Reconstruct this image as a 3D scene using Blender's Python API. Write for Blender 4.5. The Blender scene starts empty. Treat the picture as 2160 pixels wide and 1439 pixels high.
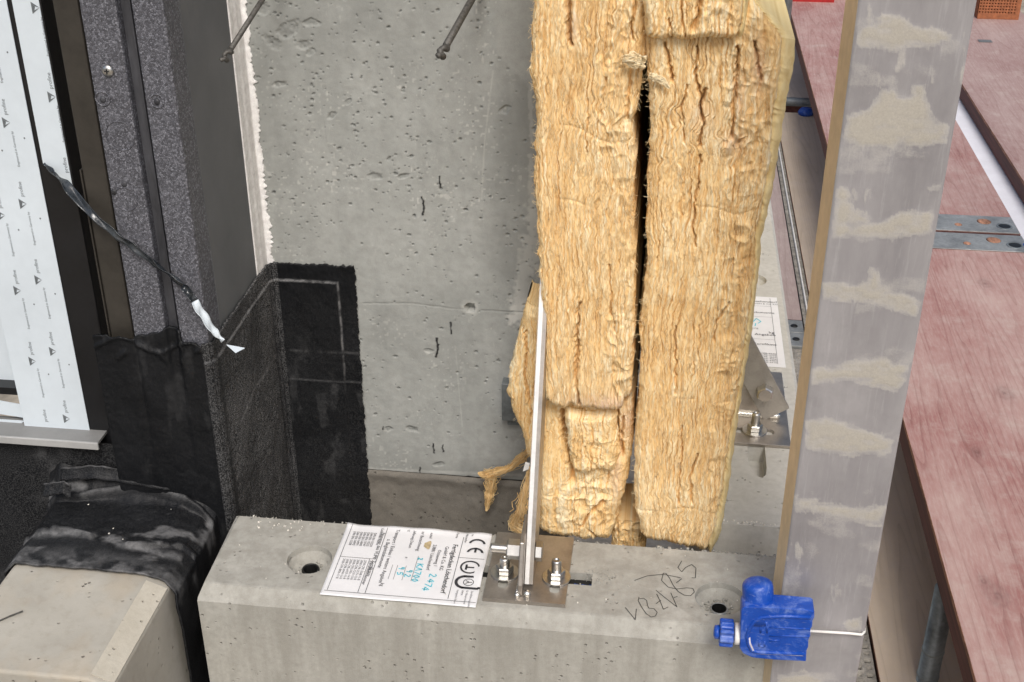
import bpy, bmesh, math, random
import numpy as np
from mathutils import Vector, Matrix
random.seed(7)
S = bpy.context.scene
COL = S.collection

# ------------------------------------------------------------------ camera
FPX = 2637.6                     # focal length in photograph pixels (2160 wide)
YAW, PIT, ROL = math.radians(7.284), math.radians(28.64), math.radians(-.116)
CAM = np.array([0., 0., 1.1])
fw = np.array([-math.sin(YAW)*math.cos(PIT), math.cos(YAW)*math.cos(PIT), -math.sin(PIT)])
r0 = np.array([math.cos(YAW), math.sin(YAW), 0.]); u0 = np.cross(r0, fw)
rt = r0*math.cos(ROL)+u0*math.sin(ROL); up = -r0*math.sin(ROL)+u0*math.cos(ROL)
cd = bpy.data.cameras.new('camera'); cam = bpy.data.objects.new('camera', cd); COL.objects.link(cam)
cd.sensor_width = 36; cd.lens = 36*FPX/2160; cd.clip_start = .02; cd.clip_end = 500
cam.matrix_world = Matrix(((rt[0], up[0], -fw[0], CAM[0]), (rt[1], up[1], -fw[1], CAM[1]), (rt[2], up[2], -fw[2], CAM[2]), (0, 0, 0, 1)))
S.camera = cam

# ------------------------------------------------------------------ light (overcast daylight)
SUN_EL, SUN_AZ = math.radians(50), math.radians(167)     # azimuth clockwise from +Y: behind and right of the camera
w = bpy.data.worlds.new('World'); S.world = w; w.use_nodes = True
wn = w.node_tree.nodes; wl = w.node_tree.links
sky = wn.new('ShaderNodeTexSky'); sky.sky_type = 'NISHITA'; sky.sun_disc = False
sky.sun_elevation = SUN_EL; sky.sun_rotation = SUN_AZ; sky.dust_density = 5; sky.air_density = 1.0; sky.ozone_density = 1.0
wl.new(sky.outputs[0], wn['Background'].inputs[0]); wn['Background'].inputs[1].default_value = .10
sd = bpy.data.lights.new('sun', 'SUN'); sd.energy = 1.9; sd.angle = math.radians(22); sd.color = (1, .985, .96)
sun = bpy.data.objects.new('sun', sd); COL.objects.link(sun)
sdir = Vector((math.sin(SUN_AZ)*math.cos(SUN_EL), math.cos(SUN_AZ)*math.cos(SUN_EL), math.sin(SUN_EL)))
sun.rotation_euler = sdir.to_track_quat('Z', 'Y').to_euler(); sun.location = (2, -2, 5)
S.view_settings.view_transform = 'Standard'; S.view_settings.look = 'None'
S.view_settings.exposure = 0.15; S.view_settings.gamma = 1
S.render.engine = 'CYCLES'

# ------------------------------------------------------------------ geometry helpers
def ray(x, y): return rt*(x-1080)/FPX-up*(y-719.5)/FPX+fw
def aty(x, y, Y): d = ray(x, y); return CAM+d*(Y/d[1])
def atz(x, y, z=0.): d = ray(x, y); return CAM+d*((z-CAM[2])/d[2])
def atx(x, y, X): d = ray(x, y); return CAM+d*(X/d[0])

def hash2(i, j, s):
    n = (i.astype(np.int64)*374761393+j.astype(np.int64)*668265263+s*1442695041) & 0x7fffffff
    n = ((n ^ (n >> 13))*1274126177) & 0x7fffffff
    n = ((n ^ (n >> 16))*2246822519) & 0x7fffffff
    return ((n ^ (n >> 15)) & 0xffffff)/float(0xffffff)
def vn(x, y, s=0):
    x = np.asarray(x, float); y = np.asarray(y, float); x, y = np.broadcast_arrays(x, y)
    i = np.floor(x); j = np.floor(y); f = x-i; g = y-j
    f = f*f*f*(f*(f*6-15)+10); g = g*g*g*(g*(g*6-15)+10)
    a = hash2(i, j, s); b = hash2(i+1, j, s); c = hash2(i, j+1, s); d = hash2(i+1, j+1, s)
    return (a+(b-a)*f)*(1-g)+(c+(d-c)*f)*g
def fbm(x, y, s=0, o=4, g=.5):
    t = 0; a = 1; n = 0
    for k in range(o):
        t = t+a*vn(np.asarray(x)*2**k, np.asarray(y)*2**k, s+k*17); n += a; a *= g
    return t/n
def sstep(a, b, x): t = np.clip((x-a)/(b-a), 0, 1); return t*t*(3-2*t)
def polydist(X, Y, pts):
    d = np.full(np.shape(X), 1e9)
    for (x0, y0), (x1, y1) in zip(pts[:-1], pts[1:]):
        dx, dy = x1-x0, y1-y0; L = dx*dx+dy*dy+1e-12
        t = np.clip(((X-x0)*dx+(Y-y0)*dy)/L, 0, 1)
        d = np.minimum(d, np.hypot(X-x0-t*dx, Y-y0-t*dy))
    return d
def inpoly(X, Y, pts):
    c = np.zeros(np.shape(X), bool)
    for (x0, y0), (x1, y1) in zip(pts, pts[1:]+pts[:1]):
        c ^= ((y0 > Y) != (y1 > Y)) & (X < (x1-x0)*(Y-y0)/(y1-y0+1e-12)+x0)
    return c

BASE = {}
def link(o, parent=None):
    COL.objects.link(o)
    if parent is not None:
        o.parent = parent
        o.matrix_parent_inverse = Matrix.Translation(-BASE.get(parent.name, Vector((0, 0, 0))))
        BASE[o.name] = Vector((0, 0, 0)) if False else BASE.get(o.name, Vector((0, 0, 0)))
    return o
def tag(o, label, cat, group=None, kind=None):
    o['label'] = label; o['category'] = cat
    if group: o['group'] = group
    if kind: o['kind'] = kind
    return o
def thing(name, loc, label, cat, group=None):
    o = bpy.data.objects.new(name, None); o.empty_display_size = .05; o.location = loc
    COL.objects.link(o); BASE[o.name] = Vector(loc)
    return tag(o, label, cat, group)
def mesh_obj(name, me, m, parent=None, smooth=False):
    if m is not None and not me.materials: me.materials.append(m)
    if smooth:
        for p in me.polygons: p.use_smooth = True
    o = bpy.data.objects.new(name, me)
    if parent is None:
        n = len(me.vertices); a = np.empty(n*3); me.vertices.foreach_get('co', a); a = a.reshape(-1, 3)
        c = Vector(((a[:, 0].min()+a[:, 0].max())/2, (a[:, 1].min()+a[:, 1].max())/2, a[:, 2].min()))
        me.transform(Matrix.Translation(-c)); o.location = c
        COL.objects.link(o); BASE[o.name] = c
    else:
        link(o, parent)
    return o
def pyd(name, v, f, m, parent=None, smooth=False):
    me = bpy.data.meshes.new(name); me.from_pydata([tuple(map(float, p)) for p in v], [], [tuple(int(i) for i in q) for q in f]); me.update()
    return mesh_obj(name, me, m, parent, smooth)
def npmesh(name, V, F):
    me = bpy.data.meshes.new(name); V = np.asarray(V, np.float32); F = np.asarray(F, np.int32); k = F.shape[1]
    me.vertices.add(len(V)); me.vertices.foreach_set('co', V.ravel())
    me.loops.add(F.size); me.loops.foreach_set('vertex_index', F.ravel())
    me.polygons.add(len(F)); me.polygons.foreach_set('loop_start', np.arange(0, F.size, k, dtype=np.int32))
    me.polygons.foreach_set('loop_total', np.full(len(F), k, np.int32))
    me.update(calc_edges=True); return me
def addattrs(me, attrs):
    for k, a in (attrs or {}).items():
        a = np.asarray(a, np.float32)
        if a.ndim == 2:
            c = me.attributes.new(k, 'FLOAT_COLOR', 'POINT'); c.data.foreach_set('color', np.hstack([a, np.ones((len(a), 1), np.float32)]).astype(np.float32).ravel())
        else:
            c = me.attributes.new(k, 'FLOAT', 'POINT'); c.data.foreach_set('value', a.ravel())
def gridmesh(name, P, m, parent=None, attrs=None, smooth=True, mask=None):
    nv, nu = P.shape[:2]
    idx = np.arange(nu*nv).reshape(nv, nu)
    F = np.stack([idx[:-1, :-1], idx[:-1, 1:], idx[1:, 1:], idx[1:, :-1]], -1)
    F = F[mask] if mask is not None else F.reshape(-1, 4)
    me = npmesh(name, P.reshape(-1, 3), F)
    addattrs(me, {k: (a.reshape(-1, 3) if a.ndim == 3 else a.ravel()) for k, a in (attrs or {}).items()})
    if smooth: me.polygons.foreach_set('use_smooth', np.ones(len(F), bool))
    return mesh_obj(name, me, m, parent)

class MB:
    """collects simple solids in one mesh"""
    def __init__(s): s.v = []; s.f = []
    def add(s, v, f):
        n = len(s.v); s.v += [tuple(p) for p in v]; s.f += [tuple(i+n for i in q) for q in f]; return s
    def box(s, a, b, M=None):
        x0, y0, z0 = a; x1, y1, z1 = b
        v = [(x0, y0, z0), (x1, y0, z0), (x1, y1, z0), (x0, y1, z0), (x0, y0, z1), (x1, y0, z1), (x1, y1, z1), (x0, y1, z1)]
        if M is not None: v = [M @ Vector(p) for p in v]
        return s.add(v, [(3, 2, 1, 0), (4, 5, 6, 7), (0, 1, 5, 4), (1, 2, 6, 5), (2, 3, 7, 6), (3, 0, 4, 7)])
    def prism(s, pts, d):
        """closed polygon (3-D points) extruded by vector d"""
        n = len(pts); d = Vector(d); v = [Vector(p) for p in pts]+[Vector(p)+d for p in pts]
        return s.add(v, [tuple(range(n))[::-1], tuple(range(n, 2*n))]+[(i, (i+1) % n, n+(i+1) % n, n+i) for i in range(n)])
    def tube(s, pts, r, n=10, cap=True):
        P = [Vector(p) for p in pts]; R = r if isinstance(r, (list, tuple)) else [r]*len(P)
        rings = []; a = None
        for i, p in enumerate(P):
            t = (P[min(i+1, len(P)-1)]-P[max(i-1, 0)]).normalized()
            if a is None:
                a = t.orthogonal().normalized()
            else:
                a = (a-t*a.dot(t)).normalized()
            b = t.cross(a)
            rings.append([p+(a*math.cos(2*math.pi*k/n)+b*math.sin(2*math.pi*k/n))*R[i] for k in range(n)])
        v = [q for g in rings for q in g]; f = []
        for i in range(len(P)-1):
            for k in range(n):
                f.append((i*n+k, i*n+(k+1) % n, (i+1)*n+(k+1) % n, (i+1)*n+k))
        if cap: f += [tuple(range(n))[::-1], tuple(range((len(P)-1)*n, len(P)*n))]
        return s.add(v, f)
    def lathe(s, prof, c, ax='Z', n=24, capend=True):
        """prof [(r, h)] about axis through c"""
        v = []; f = []
        for r, h in prof:
            for k in range(n):
                a = 2*math.pi*k/n; x, y = r*math.cos(a), r*math.sin(a)
                q = {'Z': (x, y, h), 'X': (h, x, y), 'Y': (y, h, x)}[ax]
                v.append((c[0]+q[0], c[1]+q[1], c[2]+q[2]))
        for i in range(len(prof)-1):
            for k in range(n): f.append((i*n+k, i*n+(k+1) % n, (i+1)*n+(k+1) % n, (i+1)*n+k))
        if capend: f += [tuple(range(n))[::-1], tuple(range((len(prof)-1)*n, len(prof)*n))]
        return s.add(v, f)
    def build(s, name, m, parent=None, smooth=False, bevel=0, seg=2, autosm=False):
        me = bpy.data.meshes.new(name); me.from_pydata([tuple(map(float, p)) for p in s.v], [], s.f); me.update()
        bm = bmesh.new(); bm.from_mesh(me); bmesh.ops.recalc_face_normals(bm, faces=bm.faces[:]); bm.to_mesh(me); bm.free()
        o = mesh_obj(name, me, m, parent, smooth)
        if bevel:
            b = o.modifiers.new('bevel', 'BEVEL'); b.width = bevel; b.segments = seg; b.limit_method = 'ANGLE'; b.angle_limit = .6
        return o
def cut(o, cutters):
    """boolean difference, baked into the mesh"""
    tmp = []
    bm = bmesh.new(); bm.from_mesh(o.data); bmesh.ops.triangulate(bm, faces=bm.faces[:]); bmesh.ops.recalc_face_normals(bm, faces=bm.faces[:]); bm.to_mesh(o.data); bm.free()
    for c in cutters:
        me = bpy.data.meshes.new('cut'); me.from_pydata([tuple(p) for p in c.v], [], c.f); me.update()
        bm = bmesh.new(); bm.from_mesh(me); bmesh.ops.recalc_face_normals(bm, faces=bm.faces[:]); bm.to_mesh(me); bm.free()
        t = bpy.data.objects.new('cut', me); COL.objects.link(t); tmp.append(t)
        md = o.modifiers.new('b', 'BOOLEAN'); md.operation = 'DIFFERENCE'; md.solver = 'EXACT'; md.object = t
        # bring the cutter into the object's place
    dg = bpy.context.evaluated_depsgraph_get(); dg.update()
    me = bpy.data.meshes.new_from_object(o.evaluated_get(dg)); o.modifiers.clear(); o.data = me
    for t in tmp: bpy.data.objects.remove(t)
    return o

# ------------------------------------------------------------------ materials
class NT:
    def __init__(s, name):
        s.m = bpy.data.materials.new(name); s.m.use_nodes = True; s.t = s.m.node_tree; s.b = s.t.nodes['Principled BSDF']
        s.pos = s.n('ShaderNodeNewGeometry').outputs['Position']
    def n(s, ty, **k):
        o = s.t.nodes.new(ty)
        for a, v in k.items(): setattr(o, a, v)
        return o
    def l(s, a, b): s.t.links.new(a, b)
    def val(s, sock, v):
        if isinstance(v, (int, float)): sock.default_value = v
        elif isinstance(v, tuple): sock.default_value = (*v, 1) if len(sock.default_value) == 4 and len(v) == 3 else v
        else: s.l(v, sock)
    def scale(s, v, k):
        o = s.n('ShaderNodeVectorMath', operation='MULTIPLY'); s.l(v, o.inputs[0]); o.inputs[1].default_value = k; return o.outputs[0]
    def noise(s, sc, det=6, rough=.6, st=(1, 1, 1), dist=0.):
        o = s.n('ShaderNodeTexNoise'); s.l(s.scale(s.pos, st), o.inputs['Vector'])
        o.inputs['Scale'].default_value = sc; o.inputs['Detail'].default_value = det; o.inputs['Roughness'].default_value = rough; o.inputs['Distortion'].default_value = dist
        return o.outputs[0]
    def vor(s, sc, feat='F1', st=(1, 1, 1), out='Distance'):
        o = s.n('ShaderNodeTexVoronoi', feature=feat); s.l(s.scale(s.pos, st), o.inputs['Vector']); o.inputs['Scale'].default_value = sc
        return o.outputs[out]
    def ramp(s, f, pts):
        o = s.n('ShaderNodeValToRGB'); e = o.color_ramp.elements
        while len(e) < len(pts): e.new(.5)
        for q, (p, c) in zip(e, pts):
            q.position = p; q.color = (*c, 1) if isinstance(c, tuple) else (c, c, c, 1)
        s.l(f, o.inputs[0]); return o.outputs[0]
    def mix(s, f, a, b, mode='MIX'):
        o = s.n('ShaderNodeMix', data_type='RGBA', blend_type=mode); o.clamp_factor = True
        s.val(o.inputs[0], f); s.val(o.inputs[6], a); s.val(o.inputs[7], b); return o.outputs[2]
    def math(s, op, a, b=0., c=None):
        o = s.n('ShaderNodeMath', operation=op); s.val(o.inputs[0], a); s.val(o.inputs[1], b)
        if c is not None: s.val(o.inputs[2], c)
        return o.outputs[0]
    def attr(s, name, out='Fac'):
        o = s.n('ShaderNodeAttribute'); o.attribute_name = name; return o.outputs[out]
    def bump(s, h, st=.3, d=.002, prev=None):
        o = s.n('ShaderNodeBump'); s.l(h, o.inputs['Height']); o.inputs['Strength'].default_value = st; o.inputs['Distance'].default_value = d
        if prev is not None: s.l(prev, o.inputs['Normal'])
        return o.outputs[0]
    def out(s, col, rough=.8, metal=0., nor=None, spec=.5):
        s.val(s.b.inputs['Base Color'], col); s.val(s.b.inputs['Roughness'], rough); s.val(s.b.inputs['Metallic'], metal)
        s.b.inputs['Specular IOR Level'].default_value = spec
        if nor is not None: s.l(nor, s.b.inputs['Normal'])
        return s.m
def flat(name, c, rough=.6, metal=0., var=.12, sc=60, bump=.15, spec=.5, st=(1, 1, 1)):
    t = NT(name); n = t.noise(sc, 5, .6, st); n2 = t.noise(sc*7, 3, .6, st)
    f = t.math('ADD', t.math('MULTIPLY', n, .7), t.math('MULTIPLY', n2, .3))
    lo = tuple(max(0, x*(1-var*2)) for x in c); hi = tuple(min(1, x*(1+var*2)) for x in c)
    col = t.ramp(f, [(.3, lo), (.7, hi)])
    return t.out(col, t.math('MULTIPLY_ADD', n, .25, rough-.12), metal, t.bump(n2, bump, .001), spec)
def concrete(name, a, b, dark, sc=9., pits=True, streak=None, attr=False, rough=.85):
    t = NT(name)
    n1 = t.noise(sc, 7, .62); n2 = t.noise(sc*9, 5, .65); n3 = t.noise(900, 2, .5)
    col = t.ramp(n1, [(.3, a), (.7, b)])
    col = t.mix(t.math('MULTIPLY', t.ramp(n2, [(.40, 0.), (.70, 1.)]), .45), col, dark)
    if streak:
        ns = t.noise(34, 6, .6, streak); col = t.mix(t.math('MULTIPLY', t.ramp(ns, [(.4, 0.), (.64, 1.)]), .6), col, dark)
    col = t.mix(t.math('MULTIPLY', n3, .32), col, (.62, .6, .55))
    if attr:
        col = t.mix(t.attr('pale'), col, (.60, .60, .56)); col = t.mix(t.attr('stain'), col, dark)  # stain mask holds blotches and the painted shade of the wall's holes
    nor = t.bump(n2, .28, .002); nor = t.bump(n3, .35, .0006, nor)
    if pits:
        v = t.vor(95, 'F1'); pm = t.math('MULTIPLY', t.ramp(v, [(.10, 1.), (.2, 0.)]), t.ramp(t.noise(22, 2), [(.52, 0.), (.6, 1.)]))
        nor = t.bump(t.math('MULTIPLY', pm, -1.), .8, .003, nor)
        col = t.mix(t.math('MULTIPLY', pm, .5), col, dark)
    return t.out(col, rough, 0, nor, .3)

M = {}
M['wall'] = concrete('wall_concrete', (.295, .313, .300), (.378, .394, .378), (.19, .197, .186), 7, False, attr=True)
M['base'] = concrete('shaded_base_concrete', (.088, .077, .062), (.135, .12, .098), (.05, .044, .035), 10)  # brown concrete, darkened so the wall foot's contact shadow sits in the colour
M['block'] = concrete('precast_concrete', (.315, .31, .275), (.445, .435, .39), (.20, .19, .16), 11, True, (1, 1, .10))
M['block_b'] = concrete('precast_concrete_pale', (.46, .45, .41), (.58, .57, .53), (.33, .32, .28), 10)
def stained_block():
    t = NT('stained_concrete'); n1 = t.noise(9, 7, .6); n2 = t.noise(60, 5, .6); n4 = t.noise(6, 4, .6, (1, .6, 1)); n3 = t.noise(900, 2)
    col = t.ramp(n1, [(.3, (.33, .31, .265)), (.7, (.455, .435, .38))])
    col = t.mix(t.math('MULTIPLY', t.ramp(n4, [(.5, 0.), (.66, 1.)]), .55), col, (.42, .31, .18))
    col = t.mix(t.math('MULTIPLY', t.ramp(n2, [(.5, 0.), (.75, 1.)]), .4), col, (.25, .22, .17))
    col = t.mix(t.math('MULTIPLY', n3, .25), col, (.6, .57, .5))
    v = t.vor(70); pm = t.math('MULTIPLY', t.ramp(v, [(.08, 1.), (.16, 0.)]), t.ramp(t.noise(18, 2), [(.5, 0.), (.6, 1.)]))
    col = t.mix(t.math('MULTIPLY', pm, .7), col, (.12, .1, .08))
    return t.out(col, .85, 0, t.bump(t.math('MULTIPLY', pm, -1.), .8, .003, t.bump(n2, .3, .002)), .3)
M['block_c'] = stained_block()
def wool_mat():
    t = NT('mineral_wool'); c = t.attr('Col', 'Color'); n = t.noise(1400, 3, .7, (1, 1, .14)); n2 = t.noise(420, 4, .7, (1, 1, .3))
    c = t.mix(t.math('MULTIPLY', t.ramp(n, [(.38, 0.), (.72, 1.)]), .42), c, (.93, .76, .45)); c = t.mix(t.math('MULTIPLY', t.ramp(n2, [(.56, 0.), (.78, 1.)]), .32), c, (.62, .36, .13))
    m = t.out(c, .95, 0, t.bump(n, .35, .0007, t.bump(n2, .25, .0010)), .03)
    t.b.inputs['Subsurface Weight'].default_value = 0.; t.b.inputs['Subsurface Radius'].default_value = (1., .6, .3); t.b.inputs['Subsurface Scale'].default_value = .005
    return m
M['wool'] = wool_mat()
M['facing'] = flat('wool_facing', (.78, .63, .30), .8, 0, .10, 70, .5, .2)
def bitumen():
    t = NT('bitumen'); n = t.noise(300, 4, .7); g = t.vor(520); n1 = t.noise(14, 6, .65); n4 = t.noise(90, 5, .7)
    col = t.ramp(n1, [(.3, (.004, .0045, .0055)), (.7, (.010, .0108, .0125))])
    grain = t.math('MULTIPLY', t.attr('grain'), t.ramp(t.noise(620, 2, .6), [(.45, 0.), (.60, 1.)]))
    col = t.mix(grain, col, (.25, .25, .25))  # pale speckle, also standing in for reflected light on the side sheet
    d = t.math('MULTIPLY', t.attr('dust'), t.ramp(n4, [(.3, .25), (.62, 1.)]))
    col = t.mix(d, col, (.27, .27, .272))
    rough = t.math('MULTIPLY_ADD', n1, .34, .26)
    rough = t.math('ADD', rough, t.math('MULTIPLY', t.math('ADD', t.attr('grain'), t.attr('dust')), .35))
    return t.out(col, rough, 0, t.bump(n, .45, .0012, t.bump(n4, .3, .002)), .22)
M['bitumen'] = bitumen()
def epp():
    t = NT('expanded_foam'); v = t.vor(420, 'F1', out='Color'); e = t.vor(420, 'DISTANCE_TO_EDGE'); bw = t.n('ShaderNodeRGBToBW'); t.l(v, bw.inputs[0])
    col = t.ramp(bw.outputs[0], [(.2, (.065, .066, .076)), (.55, (.12, .122, .14)), (.85, (.225, .23, .26))])
    col = t.mix(t.ramp(e, [(.0, 1.), (.09, 0.)]), col, (.03, .03, .034))
    return t.out(col, .5, 0, t.bump(e, .5, .0015), .5)
M['epp'] = epp()
M['groove'] = flat('foam_groove', (.045, .046, .052), .5, 0, .35, 25, .3, .5, (1, 1, .25))
def sideboard():
    t = NT('side_board'); n = t.noise(800, 3, .7); n1 = t.noise(7, 5, .6); n2 = t.noise(16, 4, .6, (1, 1, .35))
    col = t.ramp(n1, [(.3, (.103, .109, .114)), (.7, (.150, .156, .161))])
    col = t.mix(t.math('MULTIPLY', t.ramp(n, [(.5, 0.), (.7, 1.)]), .35), col, (.2, .195, .185))
    col = t.mix(t.math('MULTIPLY', t.ramp(n2, [(.56, 0.), (.72, 1.)]), .35), col, (.2, .195, .185))
    return t.out(col, .7, 0, t.bump(n, .4, .0008), .4)
M['side'] = sideboard()
M['brownprof'] = flat('dark_profile', (.036, .032, .026), .45, 0, .2, 15, .1)
M['black'] = flat('black_frame', (.008, .008, .009), .35, 0, .2, 20, .1)
M['foamwhite'] = flat('sealing_foam', (.84, .81, .79), .9, 0, .12, 90, .5, .2)
M['foil'] = flat('protective_foil', (.64, .71, .76), .35, 0, .035, 8, .06)
M['ink'] = flat('grey_ink', (.13, .145, .155), .6, 0, .1)
M['sill'] = flat('sill_grey', (.22, .22, .215), .5, 0, .06, 20)
M['sillw'] = flat('sill_pale', (.40, .40, .39), .45, 0, .05, 20)
M['steel'] = flat('bracket_steel', (.42, .385, .345), .36, .85, .10, 40, .08, .5)
M['steel_dark'] = flat('dull_steel', (.36, .34, .31), .45, .6, .10, 40, .08, .5)
M['steelw'] = flat('bright_steel', (.62, .61, .58), .32, 1., .08, 60, .08)
M['steel_glint'] = flat('steel_edge_glint', (.78, .77, .75), .4, .3, .06, 60, .05)  # pale tone paints in the sky's reflection along the strut edge
M['weld'] = flat('weld_metal', (.85, .82, .76), .25, 1., .12, 200, .5)
M['zinc'] = flat('zinc_tube', (.20, .22, .225), .45, .4, .25, 14, .15, .5)
M['zincp'] = flat('zinc_plate', (.36, .37, .36), .5, .5, .22, 14, .2)
M['rod'] = flat('dull_rod', (.12, .115, .105), .55, .5, .3, 200, .4)
M['dusty'] = flat('dusty_steel', (.27, .25, .22), .7, 0, .3, 30, .3)
M['paper'] = flat('label_paper', (.80, .80, .805), .55, 0, .03, 12, .05)
M['print'] = flat('label_print', (.035, .035, .04), .6, 0, .1)
M['printg'] = flat('label_print_grey', (.17, .17, .175), .6, 0, .1)
M['cyan'] = flat('cyan_marker', (.10, .55, .66), .6, 0, .1)
M['stain'] = flat('brown_stain', (.48, .38, .22), .7, 0, .2, 160)
M['pencil'] = flat('pencil_mark', (.05, .048, .045), .8, 0, .2)
M['dark'] = flat('dark_hole', (.012, .012, .012), .5, 0, .2)
M['bluefoam'] = flat('blue_foam', (.03, .07, .22), .8, 0, .5, 90)
def blue_plastic():
    t = NT('blue_plastic'); n = t.noise(45, 6, .7, (1, 1, 1), .6); n2 = t.noise(240, 4, .7, (.5, 1, 2))
    col = t.ramp(n, [(.3, (.003, .050, .33)), (.7, (.005, .080, .47))])
    col = t.mix(t.math('MULTIPLY', t.ramp(n, [(.50, 0.), (.70, 1.)]), .55), col, (.26, .34, .58))
    col = t.mix(t.math('MULTIPLY', t.ramp(n2, [(.60, 0.), (.74, 1.)]), .45), col, (.42, .46, .58))
    return t.out(col, .42, 0, t.bump(n2, .25, .0008), .5)
M['blue'] = blue_plastic()
M['chalk'] = flat('scraped_blue', (.55, .52, .58), .8, 0, .25, 150, .3)
M['white'] = flat('white_wire', (.85, .83, .78), .4, 0, .05)
def alu():
    t = NT('aluminium_bar'); n = t.noise(14, 7, .65, (1, 1, .25)); n2 = t.noise(170, 5, .75, (1, 1, .04)); n3 = t.noise(520, 4, .7); n5 = t.noise(60, 6, .6)
    col = t.ramp(n, [(.3, (.285, .275, .285)), (.7, (.44, .427, .435))])
    col = t.mix(t.math('MULTIPLY', t.ramp(n2, [(.55, 0.), (.75, 1.)]), .45), col, (.58, .57, .58))
    col = t.mix(t.math('MULTIPLY', t.ramp(t.noise(7, 6, .7), [(.5, 0.), (.7, 1.)]), .4), col, (.235, .225, .225))
    mo = t.ramp(t.math('ADD', t.attr('mortar'), t.math('ADD', t.math('MULTIPLY_ADD', n3, .5, -.25), t.math('MULTIPLY_ADD', n5, .7, -.35))), [(.16, 0.), (.58, .62), (1., .88)])
    mc = t.mix(t.math('MULTIPLY', t.ramp(n3, [(.4, 0.), (.7, 1.)]), .35), t.ramp(t.attr('mortar'), [(.25, (.58, .56, .51)), (.80, (.43, .40, .34))]), (.60, .57, .49))
    col = t.mix(mo, col, mc)
    metal = t.math('MULTIPLY', t.math('SUBTRACT', 1., mo), .25)
    rough = t.math('MULTIPLY_ADD', mo, .45, .46)
    return t.out(col, rough, metal, t.bump(t.math('MULTIPLY', mo, n3), .25, .001, t.bump(n2, .12, .0005)), .5)
M['alu'] = alu()
M['aluside'] = flat('aluminium_side_reflection', (.70, .56, .37), .45, .35, .12, 22, .1, .5, (1, 1, .3))  # warm reflection of the insulation painted into the bare metal's colour
def plywood(name, a, b, grain, sc=1.0, ax=(1, .045, 1)):
    t = NT(name); n = t.noise(7.*sc, 2, .45, ax, .15); n1 = t.noise(5.*sc, 7, .7, (1, .4, 1)); n3 = t.noise(160, 5, .7, (1, .12, 1))
    wv = t.math('FRACT', t.math('MULTIPLY', n, 20.)); line = t.math('MULTIPLY', t.ramp(wv, [(.0, 1.), (.2, .35), (.55, 0.), (.97, .15)]), t.ramp(t.noise(40, 4, .6, (1, .15, 1)), [(.3, .25), (.65, 1.)]))
    col = t.ramp(n1, [(.32, a), (.68, b)])
    col = t.mix(t.math('MULTIPLY', t.ramp(n3, [(.45, 0.), (.72, 1.)]), .4), col, (.58, .49, .44))
    col = t.mix(t.math('MULTIPLY', t.ramp(t.noise(11, 7, .72), [(.52, 0.), (.72, 1.)]), .45), col, (.55, .47, .42))
    col = t.mix(t.math('MULTIPLY', line, t.math('MULTIPLY', t.ramp(n1, [(.35, 1.), (.75, .3)]), .75)), col, grain)
    col = t.mix(t.attr('knot'), col, (.13, .06, .055))
    return t.out(col, .75, 0, t.bump(n3, .25, .001, t.bump(line, .25, .001)), .3)
M['ply'] = plywood('red_plywood', (.34, .155, .14), (.50, .35, .315), (.20, .075, .065))
M['ply2'] = plywood('worn_red_plywood', (.33, .205, .19), (.44, .325, .30), (.24, .13, .12), .8)
M['plylow'] = plywood('dusty_plywood', (.35, .265, .245), (.45, .36, .335), (.26, .19, .175), .8)
M['plyedge'] = flat('plywood_edge', (.115, .042, .035), .7, 0, .35, 30, .3, .4, (1, .1, 3))
M['plydust'] = plywood('brown_dusty_plywood', (.56, .45, .34), (.68, .565, .44), (.42, .33, .24), .8)
M['greywood'] = plywood('weathered_plank', (.56, .48, .40), (.68, .60, .52), (.40, .34, .27), .8)
M['brick'] = flat('red_brick', (.32, .115, .05), .85, 0, .2, 40, .4)
M['red'] = flat('red_paint', (.38, .02, .02), .4)
M['ground'] = flat('site_ground', (.33, .29, .23), .95, 0, .25, 3, .6)
M['tarp'] = flat('white_board', (.86, .87, .93), .5, 0, .03, 12)
M['darkfloor'] = flat('dark_sheet', (.030, .031, .031), .55, 0, .4, 12, .3)
M['speck'] = flat('pale_crumb', (.72, .69, .62), .9, 0, .1)
M['knot'] = flat('plank_knot', (.20, .10, .10), .75, 0, .45, 120, .5)
# ------------------------------------------------------------------ ground
def struct(o): o['kind'] = 'structure'; return o
g = MB(); g.box((-60, -60, -4.3), (60, 120, -4.2)); struct(g.build('ground', M['ground']))

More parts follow.
